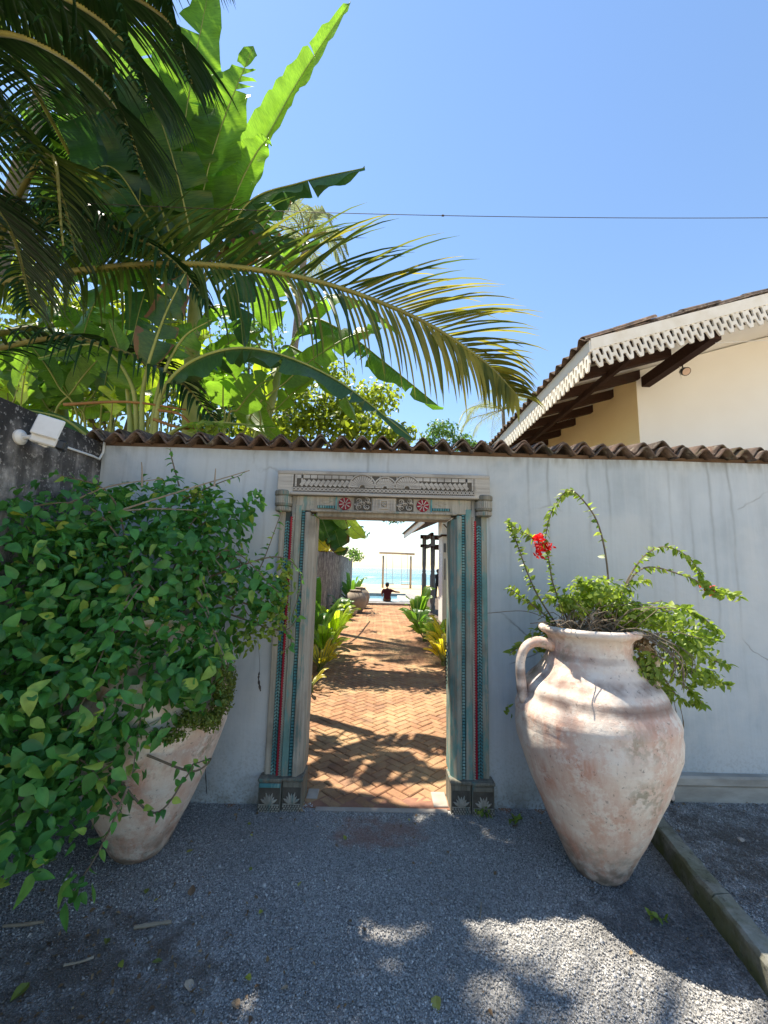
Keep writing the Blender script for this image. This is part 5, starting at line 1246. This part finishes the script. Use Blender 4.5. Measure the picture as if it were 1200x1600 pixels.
# litter blown under the bush and along the wall foot
n_ = 420; lx = np.concatenate([rng.normal(-1.05, .35, 200), rng.uniform(-.9, 2.6, 120), rng.uniform(-1.6, 1.5, 100)]); ly = np.concatenate([rng.normal(1.75, .3, 200), 2.92-np.abs(rng.normal(0, .09, 120)), rng.uniform(1.1, 2.8, 100)])
ok_ = (ly < 2.93) & ~((np.abs(lx-.05) < .48) & (ly > 2.84)); lx, ly = lx[ok_], ly[ok_]; n_ = len(lx); lz = np.where(lx > 1.8, .095, .010)
lo = leaves(None, np.stack([lx, ly, lz], 1), np.stack([rng.normal(size=n_), rng.normal(size=n_), rng.normal(0, .25, n_)], 1), np.stack([rng.normal(0, .3, n_), rng.normal(0, .3, n_), np.ones(n_)], 1), rng.uniform(.008, .026, n_), M_DRYLEAF, name='leaf_litter')
tag(lo, 'fine dry leaf litter scattered over the gravel', 'litter')
# weeds at the wall foot
def weed(px, py, Y, n, s, label):
    p = at(px, py, Y); p.z = 0.0; w = empty('weed', tuple(p), label, 'plant'); st = MB(); Ls = []
    for i in range(n):
        d = Vector((random.uniform(-1, 1), random.uniform(-1, .2), random.uniform(.6, 1.6))).normalized(); C = spline([p, p+d*s*.6, p+d*s+Vector((0, 0, -.2*s))], 10)
        st.tube(C, .002, 4); Ls.append(stem_leaves(C[2:], .012, .02, .04))
    st.build('stems', M_STEMG, w); leaves(w, *cat(*Ls), M_LEAF_L)
weed(752, 1268, 2.88, 8, .09, 'green weed growing at the foot of the right jamb')
weed(805, 1285, 2.80, 5, .06, 'low weed beside the right urn at the wall foot')
weed(1025, 1408, 2.1, 4, .05, 'little green seedling on the gravel right of the urn')
# withered vine hanging by the left jamb
dv = MB(); C = spline([at(403, 1000, 2.86), at(406, 1040, 2.86), at(404, 1060, 2.86), at(407, 1080, 2.86)], 24); dv.tube(C, [.001 if k < 12 else random.uniform(.003, .008) for k in range(25)], 6)
tag(dv.build('withered_tendril', M_IRON), 'blackened withered tendril hanging left of the door frame', 'vine')
dv = MB(); C = spline([at(322, 1170, 2.9), at(321, 1200, 2.9), at(323, 1240, 2.9)], 18); dv.tube(C, [.0012 if k < 9 else random.uniform(.0015, .004) for k in range(19)], 5)
tag(dv.build('withered_tendril', M_IRON), 'thin dark tendril on the wall behind the left urn', 'vine')
dv = MB()
for dx in (0, .03, -.02):
    C = spline([at(1052, 1090, 2.6)+Vector((dx, 0, 0)), at(1060, 1140, 2.62)+Vector((dx, 0, 0)), at(1052, 1190, 2.64)+Vector((-dx, 0, 0)), at(1054, 1222, 2.64)], 20); dv.tube(C, [random.uniform(.0015, .005) for k in range(21)], 5)
tag(dv.build('withered_tendril', M_STEM), 'dead brown runners hanging down the right side of the right urn', 'vine')
# chain hooked to the right jamb
ch = empty('door_chain', tuple(at(700, 1010, 3.05)), 'short iron chain hanging inside the right jamb', 'chain')
cx_, cz_ = .512, 1.05
for k in range(13):
    m = MB(); R0 = Matrix.Rotation(R_(90*(k % 2)), 3, 'Z'); pts = [Vector((cx_, 3.06, cz_-k*.022))+R0 @ Vector((.009*math.cos(a*.785), 0, .016*math.sin(a*.785))) for a in range(9)]
    m.tube(pts, .0028, 5, caps=False); m.build('link', M_IRON, ch)

# ================================================================ seen through the doorway
gw = MB().prism([(3.2, -.05), (23.5, -.05), (23.5, 2.02), (16, 2.06), (3.2, 2.12)], frame_from((-1.72, 0, 0), (0, 1, 0), (0, 0, 1), (1, 0, 0)), .18)
tag(gw.build('garden_wall', M_GARDENWALL), 'streaked grey garden wall along the left of the brick path', 'wall')
# pool terrace
MB().bb(-1.55, 1.7, 17.62, 18.05, -.05, .10).build('pool_step', M_GREYSTONE, bevel=.01); tag(bpy.data.objects['pool_step'], kind='structure')
pl = empty('plunge_pool', (0, 20, 0), 'small plunge pool with stone rim at the end of the path', 'pool')
for (a, b, c, d) in ((-2.0, 1.9, 18.06, 18.45), (-2.0, 1.9, 22.6, 23.0), (-2.0, -1.6, 18.46, 22.59), (1.5, 1.9, 18.46, 22.59)): MB().bb(a, b, c, d, -.05, .12 if c < 18.4 else .20).build('rim', M_GREYSTONE, pl, bevel=.012)
MB().bb(-1.59, 1.49, 18.46, 22.59, -.05, .05).build('water', M_WATER, pl)
pad = MB(); pad.bb(1.0, 1.46, 18.6, 21.5, .06, .16); pad.build('ledge', M_WHITEPAINT, pl, bevel=.01)
# swing frame on the beach
sw = empty('beach_swing', (0, 30, .14), 'wooden pole frame with two hanging swings on the beach', 'swing')
def bz(px, py): return at(px, py, 30)
a, b = bz(599, 868), bz(642, 869)
for p in (a, b): MB().tube([Vector((p.x, 30, .05)), Vector((p.x, 30, 1.5)), Vector((p.x, 30, p.z))], [.085, .08, .075], 10).build('post', M_SWING, sw, smooth=True)
MB().tube([bz(592.5, 863.5), bz(619, 864.5), bz(648, 866)], .085, 10).build('crossbar', M_SWING, sw, smooth=True)
for (x0, x1, zb) in ((604.5, 614, 912), (628, 637, 913)):
    p0, p1 = bz(x0, 866), bz(x1, 866); q0, q1 = bz(x0, zb), bz(x1, zb)
    st = MB().bb(q0.x-.08, q1.x+.08, 29.88, 30.12, q0.z-.03, q0.z+.02).build('swing_seat', M_SWING, sw)
    for p, q in ((p0, q0), (p1, q1)): MB().tube([p, Vector((p.x, 30, q.z))], .014, 5).build('rope', M_ROPE, st)

# people: skinned figures
def skin_body(name, joints, edges, mat, parent, sub=2):
    me = bpy.data.meshes.new(name); names = list(joints); me.from_pydata([joints[k][0] for k in names], [(names.index(a), names.index(b)) for a, b in edges], [])
    o = link_mesh(name, me, mat, parent); md = o.modifiers.new('skin', 'SKIN'); md.use_smooth_shade = True
    for i, k in enumerate(names):
        r = joints[k][1]; me.skin_vertices[0].data[i].radius = r if hasattr(r, '__len__') else (r, r)
    me.skin_vertices[0].data[0].use_root = True
    s_ = o.modifiers.new('sub', 'SUBSURF'); s_.levels = sub; s_.render_levels = sub; return o
def head(parent, c, s=1.0, hair=M_HAIR, back=True):
    m = MB(); m.lathe([(0, -.115), (.035, -.11), (.058, -.085), (.070, -.04), (.076, .01), (.074, .055), (.058, .092), (.03, .112), (0, .116)], c, 16)
    for i, v in enumerate(m.v): m.v[i] = (v[0], c[1]+(v[1]-c[1])*1.18, v[2])
    h = m.build('head', M_SKIN, parent, smooth=True); m = MB()
    m.lathe([(.078, -.045), (.086, -.01), (.086, .05), (.070, .095), (.038, .122), (0, .128)], (c[0], c[1]-.012, c[2]), 16)
    for i, v in enumerate(m.v): m.v[i] = (v[0], c[1]-.012+(v[1]-c[1]+.012)*1.2, v[2])
    m.build('hair', hair, h, smooth=True)
    for s_ in (-1, 1):
        e = MB(); e.tube([(c[0]+s_*.078, c[1], c[2]-.03), (c[0]+s_*.082, c[1]-.008, c[2]), (c[0]+s_*.078, c[1]-.004, c[2]+.025)], [.008, .014, .008], 6); e.build('ear', M_SKIN, h, smooth=True)
    n = MB(); n.tube([(c[0], c[1]+.088, c[2]+.015), (c[0], c[1]+.108, c[2]-.022), (c[0], c[1]+.088, c[2]-.03)], [.006, .012, .006], 6); n.build('nose', M_SKIN, h, smooth=True)
pp = at(605, 935, 18.2); px0 = pp.x; y0 = 18.22; z0 = .10
p1 = empty('person', (px0, y0, z0), 'person in a maroon top sitting at the pool edge seen from behind', 'person')
J = {'pelvis': ((px0, y0, z0+.11), (.15, .11)), 'waist': ((px0, y0+.02, z0+.27), (.135, .10)), 'chest': ((px0, y0+.03, z0+.44), (.16, .11)), 'neckb': ((px0, y0+.03, z0+.56), (.06, .06)), 'neck': ((px0, y0+.04, z0+.62), .048),
     'shl': ((px0-.17, y0+.03, z0+.51), .062), 'ell': ((px0-.25, y0+.16, z0+.30), .045), 'hal': ((px0-.20, y0+.36, z0+.20), .032), 'shr': ((px0+.17, y0+.03, z0+.51), .062), 'elr': ((px0+.36, y0+.10, z0+.44), .046), 'har': ((px0+.58, y0+.2, z0+.42), .032),
     'hl': ((px0-.10, y0+.08, z0+.08), .10), 'kl': ((px0-.12, y0+.46, z0+.08), .065), 'fl': ((px0-.12, y0+.52, z0-.24), .045), 'hr': ((px0+.10, y0+.08, z0+.08), .10), 'kr': ((px0+.12, y0+.46, z0+.08), .065), 'fr': ((px0+.12, y0+.52, z0-.24), .045)}
Eg = [('pelvis', 'waist'), ('waist', 'chest'), ('chest', 'neckb'), ('neckb', 'neck'), ('chest', 'shl'), ('shl', 'ell'), ('ell', 'hal'), ('chest', 'shr'), ('shr', 'elr'), ('elr', 'har'), ('pelvis', 'hl'), ('hl', 'kl'), ('kl', 'fl'), ('pelvis', 'hr'), ('hr', 'kr'), ('kr', 'fr')]
skin_body('body', J, Eg, M_SKIN, p1)
Js = {'pelvis': ((px0, y0, z0+.09), (.175, .135)), 'waist': ((px0, y0+.02, z0+.27), (.155, .12)), 'chest': ((px0, y0+.03, z0+.44), (.18, .13)), 'neckb': ((px0, y0+.03, z0+.555), (.085, .075)), 'shl': ((px0-.175, y0+.03, z0+.51), .078), 'ell': ((px0-.235, y0+.12, z0+.36), .062), 'shr': ((px0+.175, y0+.03, z0+.51), .078), 'elr': ((px0+.29, y0+.08, z0+.47), .062)}
skin_body('shirt', Js, [('pelvis', 'waist'), ('waist', 'chest'), ('chest', 'neckb'), ('chest', 'shl'), ('shl', 'ell'), ('chest', 'shr'), ('shr', 'elr')], M_MAROON, p1)
head(p1, (px0-.01, y0+.06, z0+.735))
q = at(684, 934, 21.5); qx, qy = q.x, 21.5
p2 = empty('person', (qx, qy, .0), 'person in black clothes standing beside the grey pavilion post', 'person')
J = {'pelvis': ((qx, qy, .82), (.13, .10)), 'waist': ((qx, qy, 1.0), (.115, .09)), 'chest': ((qx, qy, 1.2), (.14, .10)), 'neckb': ((qx, qy, 1.33), .055), 'neck': ((qx, qy, 1.38), .045), 'shl': ((qx-.16, qy, 1.27), .055), 'ell': ((qx-.22, qy-.02, 1.02), .04), 'hal': ((qx-.12, qy+.12, .95), .03), 'shr': ((qx+.16, qy, 1.27), .055), 'elr': ((qx+.21, qy-.02, 1.0), .04), 'har': ((qx+.2, qy+.03, .78), .03),
     'hl': ((qx-.08, qy, .76), .09), 'kl': ((qx-.09, qy+.02, .43), .06), 'fl': ((qx-.09, qy, .05), .042), 'hr': ((qx+.08, qy, .76), .09), 'kr': ((qx+.09, qy+.02, .43), .06), 'fr': ((qx+.09, qy, .05), .042)}
skin_body('body', J, Eg, M_BLACKCLOTH, p2); head(p2, (qx, qy, 1.49))

# storage jars by the garden wall
def jar(px, py, Y, h, r, label):
    p = at(px, py, Y); p.z = 0.0; j = empty('storage_jar', tuple(p), label, 'jar', 'big stoneware jars by the garden wall')
    MB().lathe([(0, 0), (r*.5, .0), (r*.62, .06*h), (r*.9, .3*h), (r, .52*h), (r*.95, .7*h), (r*.72, .87*h), (r*.5, .94*h), (r*.5, .97*h), (r*.58, h), (r*.5, 1.01*h), (r*.42, .97*h)], tuple(p), 28).build('body', M_JAR, j, smooth=True); MB().lathe([(r*.5, .93*h), (r*.56, .95*h), (r*.5, .965*h)], tuple(p), 28).build('neck_ring', M_JAR, j, smooth=True)
jar(556, 935, 14.6, .78, .40, 'nearer round stoneware jar by the garden wall')
jar(563, 930, 16.2, .80, .38, 'further round stoneware jar by the pool')
pt_ = at(549, 941, 13.6); pt_.z = 0
bw = empty('planter_bowl', tuple(pt_), 'low cream planter bowl at the foot of the nearer jar', 'planter'); MB().lathe([(0, 0), (.14, 0), (.20, .10), (.22, .19), (.20, .20), (.18, .14), (0, .13)], tuple(pt_), 24).build('bowl', M_STONE, bw, smooth=True); MB().lathe([(.215, .17), (.232, .185), (.215, .2)], tuple(pt_), 24).build('rim', M_STONE, bw, smooth=True)

# foliage plants lining the path: rosettes of broad blades
def rosette(px, py, Y, n, L, wd, mat, label, upr=.9, cat_='plant', name='foliage_plant', group=None):
    p = at(px, py, Y); p.z = 0; r = empty(name, tuple(p), label, cat_, group); MB().tube([p, p+Vector((0, 0, .12))], [.05, .04], 8).build('crown_base', M_STEMG, r)
    for i in range(n):
        a = i*2.4+random.random()*.4; e = upr*random.uniform(.5, 1.25); l = L*random.uniform(.7, 1.1); d = Vector((math.cos(a), math.sin(a), 0)); b = p+Vector((0, 0, .08))+d*.04
        pts = [b, b+d*l*.22+Vector((0, 0, l*.45*e)), b+d*l*.46+Vector((0, 0, l*.76*e)), b+d*l*.72+Vector((0, 0, l*.80*e))]
        banana_leaf(pts, wd*random.uniform(.8, 1.15), mat, r, (-d.x*.3, -.5-d.y*.3, 1), -.1, 0, .22, .08, n=12, rr=.008)
    return r
rosette(508, 985, 7.2, 24, .58, .14, M_BRIGHT, 'lime green foliage plant nearest the left jamb', 1.0)
rosette(522, 968, 8.6, 24, .66, .16, M_BRIGHT, 'lime green foliage plant beside the garden wall', 1.3)
rosette(502, 1006, 6.4, 22, .46, .09, M_CROTON, 'yellow strap leaved plant at the left edge of the path', .8)
rosette(492, 950, 7.8, 8, .95, .26, M_BAN, 'tall blue green plant against the garden wall', 1.6)
rosette(534, 948, 12.6, 14, .6, .2, M_BAN, 'dark green broad leaved plant before the jars', 1.2)
rosette(548, 943, 17, 14, .9, .2, M_BAN, 'dark leafy plant at the far end of the garden wall', 1.3)
rosette(652, 955, 11.4, 14, .72, .22, M_BAN2, 'tall green heliconia clump on the right of the path', 1.5)
rosette(652, 958, 10.8, 14, .65, .18, M_BAN, 'low green plant at the right path edge', .9)
rosette(664, 972, 9.2, 18, .50, .14, M_BAN2, 'light green plant between heliconia and croton', 1.0)
rosette(688, 982, 8.0, 22, .52, .15, M_BRIGHT, 'lime leaved plant in front of the white pillar', 1.1)
rosette(694, 1003, 7.0, 24, .48, .11, M_CROTON, 'yellow and orange croton beside the right jamb', .9)
rosette(704, 990, 7.6, 14, .70, .17, M_CROTON, 'yellow croton behind the right jamb', 1.1)
rosette(486, 1035, 5.4, 10, .28, .06, M_CROTON, 'tiny yellow plant at the foot of the left jamb', .8)

# veranda with grey posts on the right of the path
vr = empty('veranda', (2, 16, 0), 'veranda with grey turned posts and a dark eave beside the sea', 'veranda')
def vpost(px, Y):
    p = at(px, 900, Y); z1 = at(px, 838, Y).z
    prof = [(r*.8, z) for r, z in [(.13, 0), (.13, .25), (.10, .30), (.125, .40), (.125, 1.35), (.085, 1.45), (.105, 1.50), (.085, 1.55), (.105, 1.75), (.11, z1-.5), (.085, z1-.4), (.11, z1-.3), (.11, z1)]]
    return MB().lathe(prof, (p.x, Y, 0), 12).build('post', M_GREYPOST, vr, smooth=True)
vpost(662.5, 17.0); vpost(676, 15.0)
for (py, h) in ((837, .16), (852, .13)):
    a, b = at(655, py, 16.8), at(690, py+1, 14.2); z = (a.z+b.z)/2; m = MB(); m.bb(at(657, py, 17).x, 3.2, 16.93, 17.07, z, z+h); m.build('beam', M_BROWN, vr); m = MB(); xx = at(676, py, 15).x; m.bb(xx-.07, 3.2, 14.93, 15.07, z-.18, z+h-.18); m.build('beam', M_BROWN, vr)
    m = MB(); m.bb(at(676, 850, 15).x-.05, at(676, 850, 15).x+.05, 15.08, 16.92, z-.05, z+h-.06); m.build('beam', M_BROWN, vr)
# low eave: sloped roof slab with pale fascia
e0, e1 = at(632, 838, 17.5), at(664, 813, 12.4)
rf = MB(); T = lambda p, dx, dz: Vector((p.x+dx, p.y, p.z+dz))
for top, bot in ((.09, 0),):
    q = [T(e0, 0, 0), T(e1, 0, 0), T(e1, 2.6, .95), T(e0, 2.6, 1.15)]; q2 = [v+Vector((0, 0, .12)) for v in q]
    rf.v = [tuple(v) for v in q+q2]; rf.f = [(0, 1, 2, 3), (7, 6, 5, 4), (0, 4, 5, 1), (1, 5, 6, 2), (2, 6, 7, 3), (3, 7, 4, 0)]
ro = rf.build('roof', M_BROWN, vr)
m = MB(); d = (e1-e0); q = [T(e0, -.04, -.10), T(e1, -.04, -.10), T(e1, -.04, .13), T(e0, -.04, .13)]; q2 = [v+Vector((.035, 0, 0)) for v in q]; m.v = [tuple(v) for v in q+q2]; m.f = [(0, 3, 2, 1), (4, 5, 6, 7), (0, 1, 5, 4), (1, 2, 6, 5), (2, 3, 7, 6), (3, 0, 4, 7)]
m.build('fascia', M_FRET, ro)
for k in range(14):
    p = e0.lerp(e1, (k+.5)/14); MB().box((p.x+.05, p.y, p.z+.155), (.34, d.length/14*.93, .05), Matrix.Rotation(-.35, 3, 'Y')).build('roof_tile', M_TILE, ro)
# white pillar with cream head, bracket and plaque
w0, w1 = at(691, 930, 12.6), at(712, 930, 12.6); zt = at(690, 838, 12.6).z; zc = at(690, 812, 12.6).z
wp = empty('white_pillar', (w0.x, 12.6, 0), 'square white pillar with cream head seen past the right jamb', 'pillar')
MB().bb(w0.x, w1.x+1.2, 12.6, 13.4, -.05, zt).build('shaft', M_WHITEPAINT, wp)
MB().bb(w0.x-.05, w1.x+1.2, 12.55, 13.4, zt, zt+.06).build('band', M_BROWN, wp)
MB().bb(w0.x-.02, w1.x+1.2, 12.58, 13.4, zt+.061, zc+.5).build('head', M_CREAM, wp)
pq = at(695, 856, 12.6); MB().bb(pq.x-.035, pq.x+.035, 12.585, 12.61, pq.z-.14, pq.z+.14).build('plaque', M_GREYPOST, wp)
pq = at(695, 888, 12.6); MB().bb(pq.x-.02, pq.x+.02, 12.59, 12.61, pq.z-.35, pq.z+.3).build('strip', M_GREYSTONE, wp)
pq = at(698, 824, 12.5); MB().tube(spline([pq+Vector((-.1, 0, .1)), pq, pq+Vector((.06, -.05, -.04)), pq+Vector((.12, -.02, .02))], 10), .02, 6).build('bracket', M_IRON, wp)
pq = at(702, 890, 12.5); hb = at(702, 930, 12.5)
MB().tube([Vector((pq.x, 12.55, pq.z)), Vector((pq.x, 12.45, pq.z-.02)), Vector((pq.x, 12.45, pq.z-.42)), Vector((pq.x, 12.55, pq.z-.44))], .014, 6).build('handle', M_IRON, wp)
